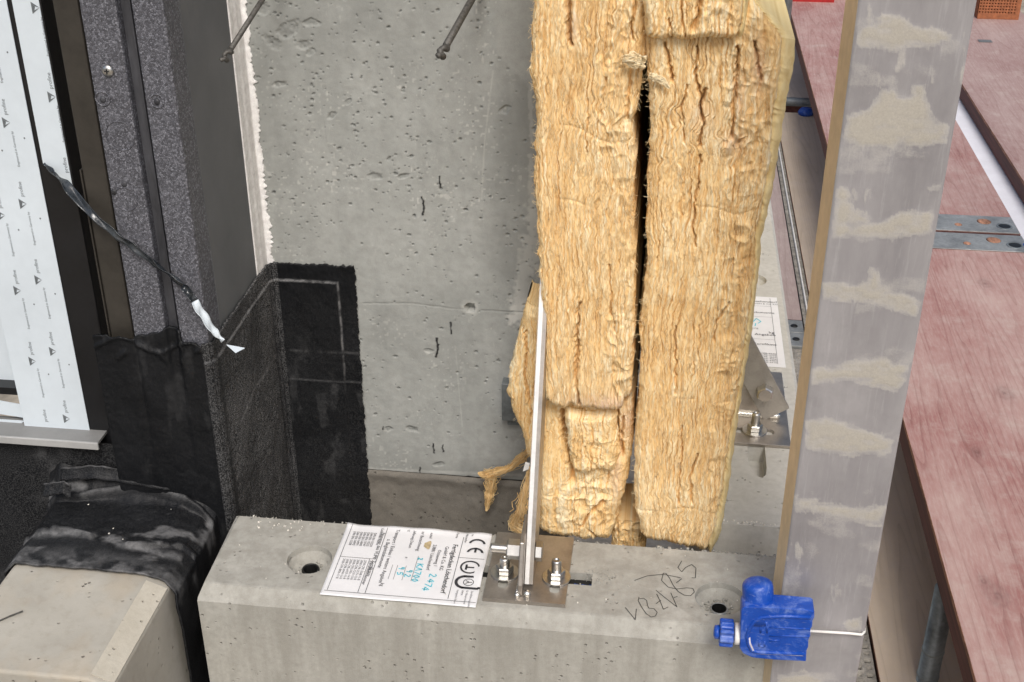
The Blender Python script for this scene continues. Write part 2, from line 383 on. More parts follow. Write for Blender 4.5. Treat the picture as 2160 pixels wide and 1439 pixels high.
# ------------------------------------------------------------------ concrete wall (pitted casting face)
YW = 1.70
def build_wall():
    t = thing('concrete_wall', (-.35, 1.9, -.9), 'grey cast concrete wall full of small air holes left of the insulation', 'wall')
    x0, x1, z0, z1 = -.62, -.135, -.098, .80
    nu, nv = 400, 740
    X, Z = np.meshgrid(np.linspace(x0, x1, nu), np.linspace(z0, z1, nv))
    h = .0016*(fbm(X*9, Z*9, 3, 4)-.5)+.0007*(fbm(X*90, Z*90, 9, 3)-.5)
    stain = .45*sstep(.42, .75, fbm(X*6, Z*6, 41, 5))+.12*sstep(.5, .7, fbm(X*40, Z*9, 43, 4))+.25*sstep(-.42, -.60, X)*sstep(.1, .5, Z); pale = np.zeros_like(X)
    rng = np.random.RandomState(5)
    # air holes, thicker towards the upper left
    n = 1150
    px = rng.uniform(x0, x1, n*3); pz = z0+(z1-z0)*rng.beta(1.5, 1.15, n*3)
    dens = .22+.75*vn(px*11, pz*11, 77)**2+.45*np.clip((pz-.30)/.4, 0, 1)*np.clip((-.25-px)/.3, 0, 1)
    keep = rng.rand(n*3) < dens; px = px[keep][:n]; pz = pz[keep][:n]
    dx = (x1-x0)/(nu-1); dz = (z1-z0)/(nv-1)
    for a, b in zip(px, pz):
        r = .0009+.0017*rng.rand()**3.0; e = 1+.8*rng.rand()**2; an = rng.uniform(-.5, .7)
        i0 = int((a-x0)/dx); j0 = int((b-z0)/dz); k = int(r*e/dx)+3
        sl = (slice(max(0, j0-k), j0+k+1), slice(max(0, i0-k), i0+k+1))
        u = X[sl]-a; v = Z[sl]-b; uu = u*math.cos(an)+v*math.sin(an); vv = -u*math.sin(an)+v*math.cos(an)
        d = np.hypot(uu/e, vv)/r; q = 1-sstep(.55, 1.15, d)
        h[sl] -= q*(.0010+.6*r); stain[sl] = np.maximum(stain[sl], q*.8)  # hole sunk in, its shade painted into the colour as well
    # larger torn scars at the upper left and along the edge
    for a, b, r, e, an in [(610, 60, .012, 1.9, .5), (640, 95, .008, 1.5, .2), (575, 90, .010, 1.6, -.6), (655, 48, .006, 2.6, .1), (655, 110, .006, 1.3, .4),
                           (555, 20, .008, 1.4, .7), (590, 178, .005, 2.6, .15), (735, 215, .004, 1.6, .7), (700, 243, .005, 1.8, .6), (1065, 232, .006, 1.7, .6), (790, 372, .006, 2.2, .1),
                           (850, 372, .004, 3., .3), (905, 740, .004, 2, 0), (820, 905, .005, 1.5, .2), (870, 905, .006, 2., -.2), (925, 980, .005, 2, .2), (990, 1010, .005, 1.5, 0), (660, 700, .004, 2, 0)]:
        c = aty(a, b, YW); u = X-c[0]; v = Z-c[2]; uu = u*math.cos(an)+v*math.sin(an); vv = -u*math.sin(an)+v*math.cos(an)
        d = np.hypot(uu/e, vv)/r+.7*(fbm(X*160, Z*160, 5, 3)-.5); q = 1-sstep(.6, 1.05, d)
        h -= q*.0022*(.5+fbm(X*200, Z*200, 8, 3)); stain = np.maximum(stain, q*.45*(.5+fbm(X*90, Z*90, 18, 3)))  # scars sunk in and darkened, shade painted into the colour
    # drilled hole, formwork line, black drips
    def PX(pts): return [tuple(aty(a, b, YW)[[0, 2]]) for a, b in pts]
    c = aty(991, 650, YW); d = np.hypot(X-c[0], Z-c[2]); h -= (1-sstep(.006, .0085, d+.002*(fbm(X*300, Z*300, 4)-.5)))*.016
    pale = np.maximum(pale, .5*(1-sstep(.009, .018, d+.012*(fbm(X*120, Z*120, 14)-.5))))
    d = polydist(X, Z+.0012*(fbm(X*60, X*0, 6)-.5), PX([(760, 640), (870, 640), (960, 652), (1135, 660)])); q = (1-sstep(.0006, .0020, d))*sstep(.38, .55, fbm(X*40, X*0+3, 12)); h -= q*.0007; stain = np.maximum(stain, .45*q)
    black = np.zeros_like(X)
    for pts, wd in [([(890, 415), (895, 435), (892, 452)], .0028), ([(927, 372), (928, 396)], .0020), ([(951, 680), (953, 704)], .0022), ([(921, 714), (923, 735), (920, 752)], .0032), ([(914, 935), (916, 955)], .0020), ([(934, 938), (935, 952)], .0022), ([(808, 900), (808, 905)], .002), ([(886, 985), (886, 998)], .0022)]:
        d = polydist(X+.0022*(fbm(Z*160, X*0, 51, 3)-.5), Z, PX(pts))+wd*.9*(fbm(X*420, Z*260, 52, 3)-.5); q = 1-sstep(wd*.3, wd*.8, d); black = np.maximum(black, q); h += q*.0008
    # pale laitance along the right corner and scratches
    for pts, wd, s in [([(1115, 90), (1118, 190), (1122, 300)], .004, .8), ([(1118, 510), (1112, 570), (1098, 630), (1090, 668)], .018, 1.), ([(1122, 440), (1128, 560)], .012, .9), ([(1118, 330), (1122, 440)], .006, .7), ([(1040, 150), (1022, 300), (1016, 420)], .0014, .35),
                       ([(960, 730), (975, 900)], .0012, .3), ([(670, 160), (690, 300), (730, 420)], .0012, -.25), ([(560, 980), (1100, 1003)], .004, .45)]:
        d = polydist(X, Z, PX(pts)); q = (1-sstep(wd*.3, wd, d+wd*1.4*(fbm(X*140, Z*140, 21, 4)-.5)))
        if s > 0: pale = np.maximum(pale, q*s)
        else: stain = np.maximum(stain, -q*s)
    pale = np.maximum(pale, .6*sstep(.80, .90, vn(X*260, Z*260, 55))*sstep(.55, .75, fbm(X*12, Z*12, 56, 3)))       # scattered lime specks
    # smoother patched area at the top right
    c = aty(1140, 60, YW); q = 1-sstep(.9, 1.05, np.hypot((X-c[0])/.07, (Z-c[2])/.09)+.25*(fbm(X*30, Z*30, 2)-.5)); h = h*(1-q)+q*.0006; stain *= (1-.8*q); pale *= 1-q
    P = np.stack([X, YW-h, Z], -1)
    m = M['wall']; o = gridmesh('cast_face', P, m, t, {'pale': np.clip(pale, 0, 1), 'stain': np.clip(stain, 0, 1), 'black': black})
    # body and the rougher foot below the casting joint
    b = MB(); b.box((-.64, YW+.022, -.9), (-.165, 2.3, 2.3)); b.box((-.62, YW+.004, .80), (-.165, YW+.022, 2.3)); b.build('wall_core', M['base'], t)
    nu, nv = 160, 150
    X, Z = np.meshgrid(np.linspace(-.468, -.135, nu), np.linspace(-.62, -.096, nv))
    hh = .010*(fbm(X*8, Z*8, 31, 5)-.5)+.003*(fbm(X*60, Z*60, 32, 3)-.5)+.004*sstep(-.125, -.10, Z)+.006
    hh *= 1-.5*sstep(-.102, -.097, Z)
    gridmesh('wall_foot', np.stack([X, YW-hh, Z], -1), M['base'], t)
    return t
# black drips need their own mix in the wall material
tw = M['wall'].node_tree; bs = tw.nodes['Principled BSDF']; src = bs.inputs['Base Color'].links[0].from_socket
mx = tw.nodes.new('ShaderNodeMix'); mx.data_type = 'RGBA'; at = tw.nodes.new('ShaderNodeAttribute'); at.attribute_name = 'black'
tw.links.new(at.outputs['Fac'], mx.inputs[0]); tw.links.new(src, mx.inputs[6]); mx.inputs[7].default_value = (.018, .018, .018, 1); tw.links.new(mx.outputs[2], bs.inputs['Base Color'])
build_wall()

# ------------------------------------------------------------------ window element with its insulated mounting frame
YF = 1.432
XE = -.6                                             # outer side of the mounting frame
def vx(px, py, Y): return float(aty(px, py, Y)[0])
mf = thing('mounting_frame', (-.66, 1.5, .25), 'speckled grey foam mounting frame with a vertical groove beside the window', 'window frame')
zt = 2.2; zb = .2
xg0, xg1, xl = vx(275, 0, YF), vx(243, 0, YF), vx(165, 0, YF)
b = MB(); b.box((xg0, YF, zb), (XE, YF+.05, zt)); b.build('foam_strip', M['epp'], mf, bevel=.003)
b = MB(); b.box((xl, YF, zb), (xg1, YF+.05, zt)); b.build('foam_strip', M['epp'], mf, bevel=.003)
b = MB(); b.box((xg1+.0005, YF+.013, zb), (xg0-.0005, YF+.05, zt)); b.build('groove', M['groove'], mf)
b = MB(); b.box((xg1+.012, YF+.008, zb), (xg1+.0145, YF+.0135, zt)); b.build('groove_rib', M['groove'], mf, bevel=.0008)
b = MB(); b.box((XE-.02, YF+.052, -.3), (XE-.001, YW-.049, zt)); b.build('side_board', M['side'], mf, bevel=.001)
b = MB(); b.box((XE-.12, YF+.055, -.3), (XE-.022, YW+.1, zt)); b.build('core', M['black'], mf)
def dimple(px, py, r, ring=True):
    c = aty(px, py, YF); o = MB()
    o.lathe([(r, -.0015), (r*.95, -.0022), (r*.72, -.0022), (r*.66, -.0004), (r*.1, -.0004)], (c[0], YF, c[2]), 'Y', 22)
    return o
for px, py, r in [(217, 208, .009), (331, 213, .0085), (253, 287, .019), (265, 420, .016)]:
    c = aty(px, py, YF); o = MB(); k = .0008 if r > .012 else .0013
    ring = [(c[0]+r*math.cos(2*math.pi*i/28), YF-.0002, c[2]+r*math.sin(2*math.pi*i/28)) for i in range(29)]
    o.tube(ring, k, 6, False); o.build('mould_ring', M['epp'], mf, True)
for px, py in [(217, 210), (331, 215), (262, 388), (240, 405)]:
    c = aty(px, py, YF); o = MB(); o.lathe([(.0001, -.001), (.0035, -.0012), (.0042, .0004)], (c[0], YF, c[2]), 'Y', 12); o.build('core_plug', M['groove'], mf, True)
c = aty(228, 149, YF); sc = MB(); sc.lathe([(.0001, -.0042), (.0045, -.0040), (.0072, -.0022), (.0076, 0)], (c[0], YF, c[2]), 'Y', 20); s_ = sc.build('screw', M['steelw'], mf, True)
sc = MB(); sc.box((c[0]-.0032, YF-.0048, c[2]-.0007), (c[0]+.0032, YF-.0038, c[2]+.0007)); sc.box((c[0]-.0007, YF-.0049, c[2]-.0032), (c[0]+.0007, YF-.00381, c[2]+.0032)); sc.build('screw_recess', M['dark'], s_)

# dark cover profile between foam frame and window
xb0, xb1 = vx(104, 0, YF+.012), vx(163, 0, YF+.012)
b = MB(); b.box((xb0+.003, YF+.012, .05), (xb1, YF+.05, zt)); b.build('cover_profile', M['brownprof'], mf, bevel=.0025)
b = MB(); b.box((xb0, YF+.011, .05), (xb0+.0022, YF+.05, .52)); b.build('gasket_lip', M['brownprof'], mf, bevel=.0008)

# expanding foam seam between the side board and the wall
def foam():
    nz = 900; ny = 22
    z = np.linspace(.24, 2.2, nz); s = np.linspace(0, 1, ny); Sg, Zg = np.meshgrid(s, z)
    jag = .006*(fbm(Zg*60, Zg*0, 4, 5)-.5)+.004*(vn(Zg*420, Zg*0, 6)-.5)+.010*np.maximum(0, vn(Zg*230, Zg*0, 8)-.66)
    t1 = np.clip(Sg/.78, 0, 1); t2 = np.clip((Sg-.78)/.22, 0, 1)
    Y = YW-.050+t1*.0465+.0015*t2; X = XE+.0005+.0012*sstep(.3, .42, Sg)+t2*(.0075+1.1*jag)+.0005*(fbm(Zg*160, Sg*9, 7, 3)-.5)
    P = np.stack([X, Y, Zg], -1)
    # return to the wall
    R = P[:, -1:, :].copy(); R[..., 1] = YW+.003
    L = P[:, :1, :].copy(); L[..., 0] -= .02
    o = gridmesh('foam_seam', np.concatenate([L, P, R], 1), M['foamwhite'])
    tag(o, 'white strip of hardened sealing foam with ragged edge against the concrete wall', 'foam seam')
foam()

# window: black frame under printed protective foil
YG = 1.47
wd = thing('window', (-.9, 1.5, .08), 'black window frame covered with white printed protective foil', 'window')
def gx(px, py): return float(aty(px, py, YG)[0])
xr = gx(83, 0)+.002; xgap = gx(20.5, 0); xlft = float(aty(55, 905, YG)[0])
b = MB(); b.box((xlft+.001, YG, .075), (xr, YG+.06, zt)); b.build('frame_bar', M['black'], wd, bevel=.002)
b = MB(); b.box((-1.5, YG+.035, .13), (xlft-.0005, YG+.08, zt)); b.build('glass_field', M['foil'], wd)
zf = float(aty(125, 911, YG)[2])
fo = MB(); fo.box((xlft, YG-.0022, zf), (xgap-.0035, YG-.0006, zt)); foil1 = fo.build('foil', M['foil'], wd, bevel=.0004)
# right-hand foil strip ends in a slanting tear
pa = aty(88, 346, YG); pb = aty(152, 402, YG)
x_a, x_b = xgap+.0035, xr-.002
fo = MB(); fo.prism([(x_a, YG-.0022, zt), (x_a, YG-.0022, pa[2]), (x_a+.006, YG-.0022, pa[2]-.006), (x_b, YG-.0022, pb[2]), (x_b, YG-.0022, zt)], (0, .0016, 0)); foil2 = fo.build('foil', M['foil'], wd, bevel=.0004)
# lower rail and sill of the window
b = MB(); b.box((-1.5, YG+.012, zf+.052), (xlft-.002, YG+.034, .155)); b.build('sash_rail', M['black'], wd)
b = MB(); b.prism([(-1.5, YG+.010, .165), (xlft-.004, YG+.010, .105), (xlft-.004, YG+.010, .128), (-1.5, YG+.010, .200)], (0, .0015, 0)); b.build('foil', M['foil'], wd)
b = MB(); b.prism([(-1.5, YG+.004, .060), (-.955, YG+.004, .076), (xlft-.003, YG+.004, .103), (-1.5, YG+.004, .103)], (0, .0015, 0)); b.build('foil_flap', M['foil'], wd)
b = MB(); b.box((-.935, YG-.012, .052), (-.925, YG+.01, .085)); b.build('sill_clip', M['sillw'], wd, bevel=.002)
zs0 = float(aty(205, 936, YF)[2]); zs1 = float(aty(205, 950, YF)[2]); xs = vx(206, 940, YF)
b = MB(); b.box((-1.5, YF, zs1), (xs, YF+.004, zs0)); sl = b.build('sill_edge', M['sillw'], wd, bevel=.001)
b = MB(); b.box((-1.5, YF+.0045, zs0-.006), (xs-.002, YG+.02, zs0-.002)); b.build('sill_board', M['sill'], wd)

# ---- lettering
TXT = {}
def textmesh(s, bold=0.):
    k = (s, bold)
    if k not in TXT:
        cu = bpy.data.curves.new('t', 'FONT'); cu.body = s; cu.size = 1; cu.resolution_u = 2; cu.offset = bold
        o = bpy.data.objects.new('t', cu); COL.objects.link(o); dg = bpy.context.evaluated_depsgraph_get()
        me = bpy.data.meshes.new_from_object(o.evaluated_get(dg))
        V = np.array([v.co[:] for v in me.vertices]) if me.vertices else np.zeros((0, 3)); F = [tuple(p.vertices) for p in me.polygons]
        bpy.data.objects.remove(o); bpy.data.curves.remove(cu); bpy.data.meshes.remove(me)
        TXT[k] = (V, F)
    return TXT[k]
class Print:
    """flat lettering on a plane: origin, x axis, y axis"""
    def __init__(s, o, ex, ey): s.o = Vector(o); s.ex = Vector(ex); s.ey = Vector(ey); s.v = []; s.f = []
    def P(s, x, y): return s.o+s.ex*x+s.ey*y
    def text(s, t, x, y, size, bold=0., sx=1.):
        V, F = textmesh(t, bold); n = len(s.v); s.v += [s.P(x+p[0]*size*sx, y+p[1]*size) for p in V]; s.f += [tuple(i+n for i in q) for q in F]
    def poly(s, pts):
        n = len(s.v); s.v += [s.P(*p) for p in pts]; s.f.append(tuple(range(n, n+len(pts))))
    def line(s, x0, y0, x1, y1, w):
        d = Vector((x1-x0, y1-y0)); d.normalize(); q = Vector((-d.y, d.x))*w/2
        s.poly([(x0+q.x, y0+q.y), (x0-q.x, y0-q.y), (x1-q.x, y1-q.y), (x1+q.x, y1+q.y)])
    def path(s, pts, w):
        for a, b in zip(pts[:-1], pts[1:]): s.line(*a, *b, w)
    def arc(s, cx, cy, r, a0, a1, w, n=20):
        for i in range(n):
            a, b = math.radians(a0+(a1-a0)*i/n), math.radians(a0+(a1-a0)*(i+1)/n)
            s.poly([(cx+(r+k)*math.cos(t), cy+(r+k)*math.sin(t)) for t, k in ((a, -w/2), (a, w/2), (b, w/2), (b, -w/2))])
    def build(s, name, m, parent): return pyd(name, s.v, s.f, m, parent)

# foil print: staggered columns, text running upwards
def foil_print(parent, x0, x1, z0, z1, ph):
    p = Print((0, YG-.0025, 0), (0, 0, 1), (-1, 0, 0)); g2 = Print((0, YG-.0026, 0), (0, 0, 1), (-1, 0, 0))
    sp = .0345; k0 = int(math.floor(x0/sp))-1
    for k in range(k0, int(x1/sp)+3):
        xc = k*sp+.013
        off = ((k*.0185) % .1135)+ph
        for j in range(-4, 18):
            zc = off+j*.1135
            if not (x0+.004 < xc < x1-.002): continue
            if z0+.012 < zc < z1:                                   # triangle logo
                for tri in ([(-.0075, .0052), (.0075, .0052), (.0015, .0005), (-.003, .0022)], [(-.0075, .0052), (-.003, .0022), (.0005, -.0052)], [(.0075, .0052), (.0005, -.0052), (.0022, .0008)]):
                    g2.poly([(zc+a, -xc+b) for a, b in tri])
            if z0 < zc+.010 and zc+.034 < z1: p.text('profine', zc+.0105, -xc-.0035, .0075)
            if z0 < zc-.062 and zc-.010 < z1: p.text('Engineered in Germany by', zc-.0605, -xc-.0065, .0046)
            if z0 < zc-.02 < z1 and x0+.004 < xc+.021 < x1-.003:
                g2.poly([(zc-.020+.0013*math.cos(a), -xc-.0205+.0011*math.sin(a)) for a in np.linspace(0, 5.6, 8)])
    if p.v: p.build('lettering', M['ink'], parent)
    if g2.v: g2.build('print_logo', M['ink'], parent)
foil_print(foil1, xlft, xgap-.0035, zf, 1.0, .012)
foil_print(foil2, x_a, x_b, pb[2]+.005, 1.0, .012)

# peeled foil: narrow ribbon twisted and hanging across the frame
def ribbon():
    pts = [(90, 347, 1.462), (118, 374, 1.455), (150, 405, 1.447), (200, 455, 1.428), (250, 495, 1.424), (295, 527, 1.423), (345, 566, 1.423), (392, 600, 1.423), (398, 622, 1.42), (420, 660, 1.415), (446, 700, 1.41), (468, 722, 1.405)]
    wid = [.004, .016, .013, .010, .012, .012, .012, .014, .010, .017, .019, .006]
    ang = [20, 60, 130, 170, 200, 190, 230, 215, 120, 95, 85, 80]
    C = np.array([aty(*p) for p in pts]); k = np.linspace(0, len(pts)-1, 90); kk = np.arange(len(pts))
    C = np.stack([np.interp(k, kk, C[:, i]) for i in range(3)], -1); W = np.interp(k, kk, wid); A = np.radians(np.interp(k, kk, ang))
    T = np.gradient(C, axis=0); T /= np.linalg.norm(T, axis=1)[:, None]; N1 = np.cross(T, [0, -1., 0]); N1 /= np.linalg.norm(N1, axis=1)[:, None]; N2 = np.cross(T, N1)
    s = np.linspace(-1, 1, 9)
    P = []
    for i in range(len(k)):
        d = N1[i]*math.cos(A[i])+N2[i]*math.sin(A[i]); e = -N1[i]*math.sin(A[i])+N2[i]*math.cos(A[i])
        P.append([C[i]+d*W[i]*q*.5+e*(.0035*q*q+.0012*math.sin(i*.9+q*3)) for q in s])
    P = np.array(P); P[:, :, 1] = np.minimum(P[:, :, 1], np.where(P[:, :, 0] > xl, YF-.003, 9))
    t = thing('peeled_foil', tuple(C[50]), 'dark twisted ribbon of peeled foil with white tip hanging across the foam frame', 'foil strip')
    n = 68
    for nm, Q, m in (('ribbon', P[:n+1], M['ribbon']), ('white_tip', P[n:], M['foil'])):
        o = gridmesh(nm, Q, m, t); sd_ = o.modifiers.new('s', 'SOLIDIFY'); sd_.thickness = .0006
    tip = [aty(*p) for p in ((478, 728, 1.415), (516, 735, 1.40), (497, 745, 1.40))]
    b = MB(); b.prism([tuple(p) for p in tip], (0, .0008, .0004)); b.build('loose_end', M['foil'], t)
M['ribbon'] = flat('foil_back', (.030, .036, .042), .22, 0, .5, 40, .3, .6, (1, 1, 1))
ribbon()

# ------------------------------------------------------------------ bitumen membrane round the frame corner
def membrane():
    t = thing('bitumen_membrane', (-.6, 1.55, -.3), 'black bitumen membrane wrapped round the foot of the window frame and onto the wall', 'membrane')
    yf = YF-.005; xs_ = XE+.004; yw = YW-.006; r = .014
    xa = vx(204, 760, yf); xz = -.461
    segs = [((xa, yf), (xs_-r, yf), 150), None, ((xs_, yf+r), (xs_, yw-r*.6), 170), None, ((xs_+r*.6, yw), (xz, yw), 120)]
    path = []; nrm = []; reg = []
    def seg(a, b, n, nv_, k):
        for i in range(n):
            f = i/(n-1); path.append((a[0]+(b[0]-a[0])*f, a[1]+(b[1]-a[1])*f)); nrm.append(nv_); reg.append(k)
    seg((xa, yf), (xs_-r, yf), 120, (0, -1), 0)
    for a in np.linspace(-90, 0, 12)[1:-1]: path.append((xs_-r+r*math.cos(math.radians(a)), yf+r+r*math.sin(math.radians(a)))); nrm.append((math.cos(math.radians(a)), math.sin(math.radians(a)))); reg.append(1)
    seg((xs_, yf+r), (xs_, yw-r), 150, (1, 0), 2)
    for a in np.linspace(180, 90, 10)[1:-1]: path.append((xs_+r+r*math.cos(math.radians(a)), yw-r+r*math.sin(math.radians(a)))); nrm.append((math.sqrt(.5), -math.sqrt(.5))); reg.append(3)
    seg((xs_+r, yw), (xz, yw), 100, (0, -1), 4)
    path = np.array(path); nrm = np.array(nrm, float); reg = np.array(reg); u = np.concatenate([[0], np.cumsum(np.hypot(*np.diff(path, axis=0).T))])
    nu = len(u); nv = 330; zlow = -.34
    U, Vv = np.meshgrid(u, np.linspace(0, 1, nv)); R = np.broadcast_to(reg, U.shape)
    top = .280+.004*(fbm(u*45, u*0, 3, 4)-.5)+.0025*(vn(u*380, u*0, 9)-.5)
    fr = reg == 0
    xx = path[:, 0]
    top[fr] = .288+.012*(fbm(u[fr]*70, u[fr]*0, 13, 4)-.5)+.016*np.exp(-((xx[fr]-(xg0+xg1)/2)/.022)**2)-.012*(xx[fr] > xg0+.003)-.004*(xx[fr] < xl)
    endx = np.zeros_like(u)
    Z = zlow+(top[None, :]-zlow)*Vv
    h = .0032*(fbm(U*26, Z*26, 5, 5)-.5)+.0012*(fbm(U*170, Z*170, 6, 3)-.5)
    dust = np.zeros_like(U); grain = np.zeros_like(U)
    # press-through of the groove and ridges on the front, wrinkles near the top
    X = np.broadcast_to(path[:, 0], U.shape); Yp = np.broadcast_to(path[:, 1], U.shape)
    F0 = (R == 0)
    fade = sstep(.02, .30, Z)
    h -= F0*fade*.007*np.exp(-((X-(xg0+xg1)/2)/.008)**4)
    h -= F0*fade*.004*np.exp(-((X-xl)/.004)**2)
    h += F0*.004*np.exp(-((Z-.262-.012*np.sin(X*70))/.006)**2)*sstep(.35, .6, fbm(X*40, Z*6, 8))+F0*.003*np.exp(-((Z-.274-.010*np.sin(X*60+1))/.004)**2)
    h += F0*.0035*(fbm(X*14, Z*60, 18, 3)-.5)*sstep(.2, .28, Z)
    # second layer, a few mm thick, set back 22 mm from the edges
    uz = u[-1]; us = u[np.argmax(reg == 2)]; uc = u[np.argmax(reg == 4)]
    e2 = np.minimum(.252-Z+.0016*(fbm(U*120, U*0, 23, 3)-.5), uz-.027-U+.002*(fbm(Z*60, Z*0, 24, 3)-.5))
    L2 = sstep(-.0015, .0015, e2)*(R >= 1)
    h += L2*.0022
    dust = np.maximum(dust, (R >= 1)*np.exp(-(e2/.0013)**2)*(.35+.65*sstep(.36, .5, fbm(U*70, Z*70, 25, 3)))*sstep(.04, .16, Z)*.75)
    # lapped sheet edge on the wall face, scuffs, fold lines
    dust = np.maximum(dust, (R == 4)*np.exp(-((Z-.128-.10*(U-uz+.03)*0)/.0022)**2)*.22*sstep(.35, .55, fbm(U*60, U*0, 27)))
    lap = (R == 4)*(Z < .075); h += lap*.0015; dust = np.maximum(dust, (R == 4)*np.exp(-((Z-.075)/.0010)**2)*.16)
    ls = uc-us
    def sidepx(a, b): p = atx(a, b, xs_); return (us+(p[1]-(yf+r)), p[2])
    d = polydist(U, Z, [sidepx(505, 890), sidepx(535, 820), sidepx(590, 735)]); dust = np.maximum(dust, (R == 2)*np.exp(-(d/.003)**2)*.45)
    d = polydist(U, Z, [sidepx(455, 715), sidepx(560, 566)]); dust = np.maximum(dust, (R == 2)*np.exp(-(d/.0022)**2)*.6*0)
    dust = np.maximum(dust, (R == 4)*.12*sstep(.60, .76, fbm(U*45, Z*22, 29, 5))*sstep(.22, .0, Z))
    dust = np.maximum(dust, F0*.05*sstep(.58, .74, fbm(U*60, Z*16, 30, 5)))
    grain = (R == 2)*(.75+.3*fbm(U*20, Z*20, 33))*sstep(-.01, .02, U-us)+(R == 1)*.4+(R == 3)*.4+(R == 4)*.10*sstep(.30, .1, Z)+F0*.02  # speckle; the side sheet's extra paleness paints reflected light into the colour
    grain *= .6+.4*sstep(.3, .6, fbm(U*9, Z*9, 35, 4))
    N = nrm[None, :, :]
    P = np.stack([np.broadcast_to(path[:, 0], U.shape)+N[..., 0]*h, np.broadcast_to(path[:, 1], U.shape)+N[..., 1]*h, Z], -1)
    # ragged right-hand edge
    last = P[:, -6:, 0]; P[:, -6:, 0] += (np.linspace(0, 1, 6)**1.5)[None, :]*(.004*(fbm(Z[:, -6:]*70, Z[:, -6:]*0, 41, 4)-.5)+.003*(vn(Z[:, -6:]*330, Z[:, -6:]*0, 44)-.5))
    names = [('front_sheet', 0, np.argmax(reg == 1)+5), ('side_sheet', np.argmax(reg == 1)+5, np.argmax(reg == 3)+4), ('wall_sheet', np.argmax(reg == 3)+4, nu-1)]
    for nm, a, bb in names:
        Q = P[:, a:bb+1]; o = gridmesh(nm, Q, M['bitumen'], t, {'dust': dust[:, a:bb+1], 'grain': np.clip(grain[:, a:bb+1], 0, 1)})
        sd_ = o.modifiers.new('s', 'SOLIDIFY'); sd_.thickness = .003; sd_.offset = -1 if False else 1
        # keep the solid on the inner side
        n0 = np.cross(Q[1, 0]-Q[0, 0], Q[0, 1]-Q[0, 0])
        out = np.array([*nrm[(a+bb)//2], 0]); sd_.offset = 1 if np.dot(n0, out) > 0 else -1
        sd_.offset *= 1
    return t
membrane()

# black sheet below the sill and in the joint between the blocks
t = thing('bitumen_upstand', (-.95, 1.46, -.4), 'black bitumen sheet rising from the dark ledge to the window sill', 'membrane')
nu, nv = 120, 90
X, Z = np.meshgrid(np.linspace(-1.5, -.70, nu), np.linspace(-.5, zs1-.001, nv))
h = .005*(fbm(X*12, Z*12, 61, 5)-.5)
gridmesh('sheet', np.stack([X, YF+.022-h, Z], -1), M['bitumen'], t, {'dust': .25*sstep(.6, .8, fbm(X*16, Z*16, 62, 4)), 'grain': .15+0*X})
led = MB(); led.box((-1.6, .7, -.45), (-.55, 1.47, -.25)); struct(led.build('dark_ledge', M['darkfloor']))

# ------------------------------------------------------------------ precast concrete blocks
def extr_block(prof, a, bnd, axis):
    """closed profile (2-D) extruded along X or Y"""
    o = MB()
    if axis == 'X': o.prism([(a, p, q) for p, q in prof], (bnd-a, 0, 0))
    else: o.prism([(p, a, q) for p, q in prof], (0, bnd-a, 0))
    return o
def recess(c, r, z0=0.):
    m = MB(); m.lathe([(r*1.06, z0+.004), (r, z0-.0005), (r*.97, z0-.009), (r*.78, z0-.0165), (r*.55, z0-.0185), (.0105, z0-.019), (.0105, z0-.085)], (c[0], c[1], 0), 'Z', 40); return m
B1 = thing('precast_block', (-.17, 1.34, -.5), 'long grey precast concrete block with paper label and steel bracket on top', 'concrete block')
YB0, YB1, XB0, XB1 = 1.252, 1.424, -.590, .252
o = extr_block([(YB0, -.5), (YB0, -.0185), (YB0+.004, -.0150), (YB0+.016, -.0008), (YB0+.019, 0), (YB1-.004, 0), (YB1, -.004), (YB1, -.5)], XB0, XB1, 'X')
b1 = o.build('block_body', M['block'], B1)
for v in b1.data.vertices:           # tapered and chamfered left end
    if v.co.x < XB0+.01 and v.co.z > -.001: v.co.x += .006
hl, hr = atz(653, 1180), atz(1519, 1262)
rail_y0, rail_y1 = 1.327, 1.352
ct = [recess(hl, .031), recess(hr, .033)]
c = MB(); c.box((-.232, rail_y0, -.03), (-.062, rail_y1, .01)); ct.append(c)
cut(b1, ct)
bv = b1.modifiers.new('bevel', 'BEVEL'); bv.width = .0016; bv.segments = 2; bv.limit_method = 'ANGLE'; bv.angle_limit = .5
for hh in (hl, hr):
    s = MB(); s.lathe([(.0100, -.0205), (.0100, -.0170), (.0120, -.0166), (.0130, -.0200)], (hh[0], hh[1], 0), 'Z', 26, False); s.build('sleeve_rim', M['dark'] if hh is hl else M['zincp'], B1, True)
    s = MB(); s.lathe([(.0099, -.084), (.0099, -.0172)], (hh[0], hh[1], 0), 'Z', 26, False); s.build('sleeve', M['dark'], B1, True)
s = MB(); s.box((-.2315, rail_y0+.0005, -.029), (-.0625, rail_y1-.0005, -.012)); s.build('rail_filler', M['dark'], B1)
rng = random.Random(3)
s = MB()
for i in range(26):
    x = rng.uniform(-.093, -.064); y = rng.uniform(rail_y0+.001, rail_y0+.012); r = rng.uniform(.0008, .0022); s.box((x, y, -.0125), (x+r*2, y+r*1.5, -.0115+r))
s.build('filler_scraps', M['bluefoam'], B1)
def crumbs(parent, name, spots, m, seed=1, kind='stuff'):
    rg = random.Random(seed); mb = MB()
    for x, y, z, r in spots:
        v = []
        for k in range(8):
            v.append((x+(1 if k & 1 else -1)*r*rg.uniform(.4, 1), y+(1 if k & 2 else -1)*r*rg.uniform(.4, 1), z+(r*rg.uniform(.4, 1.1) if k & 4 else -r*.3)))
        mb.add(v, [(0, 2, 3, 1), (4, 5, 7, 6), (0, 1, 5, 4), (1, 3, 7, 5), (3, 2, 6, 7), (2, 0, 4, 6)])
    o = mb.build(name, m, parent, True)
    if kind: o['kind'] = kind
    return o
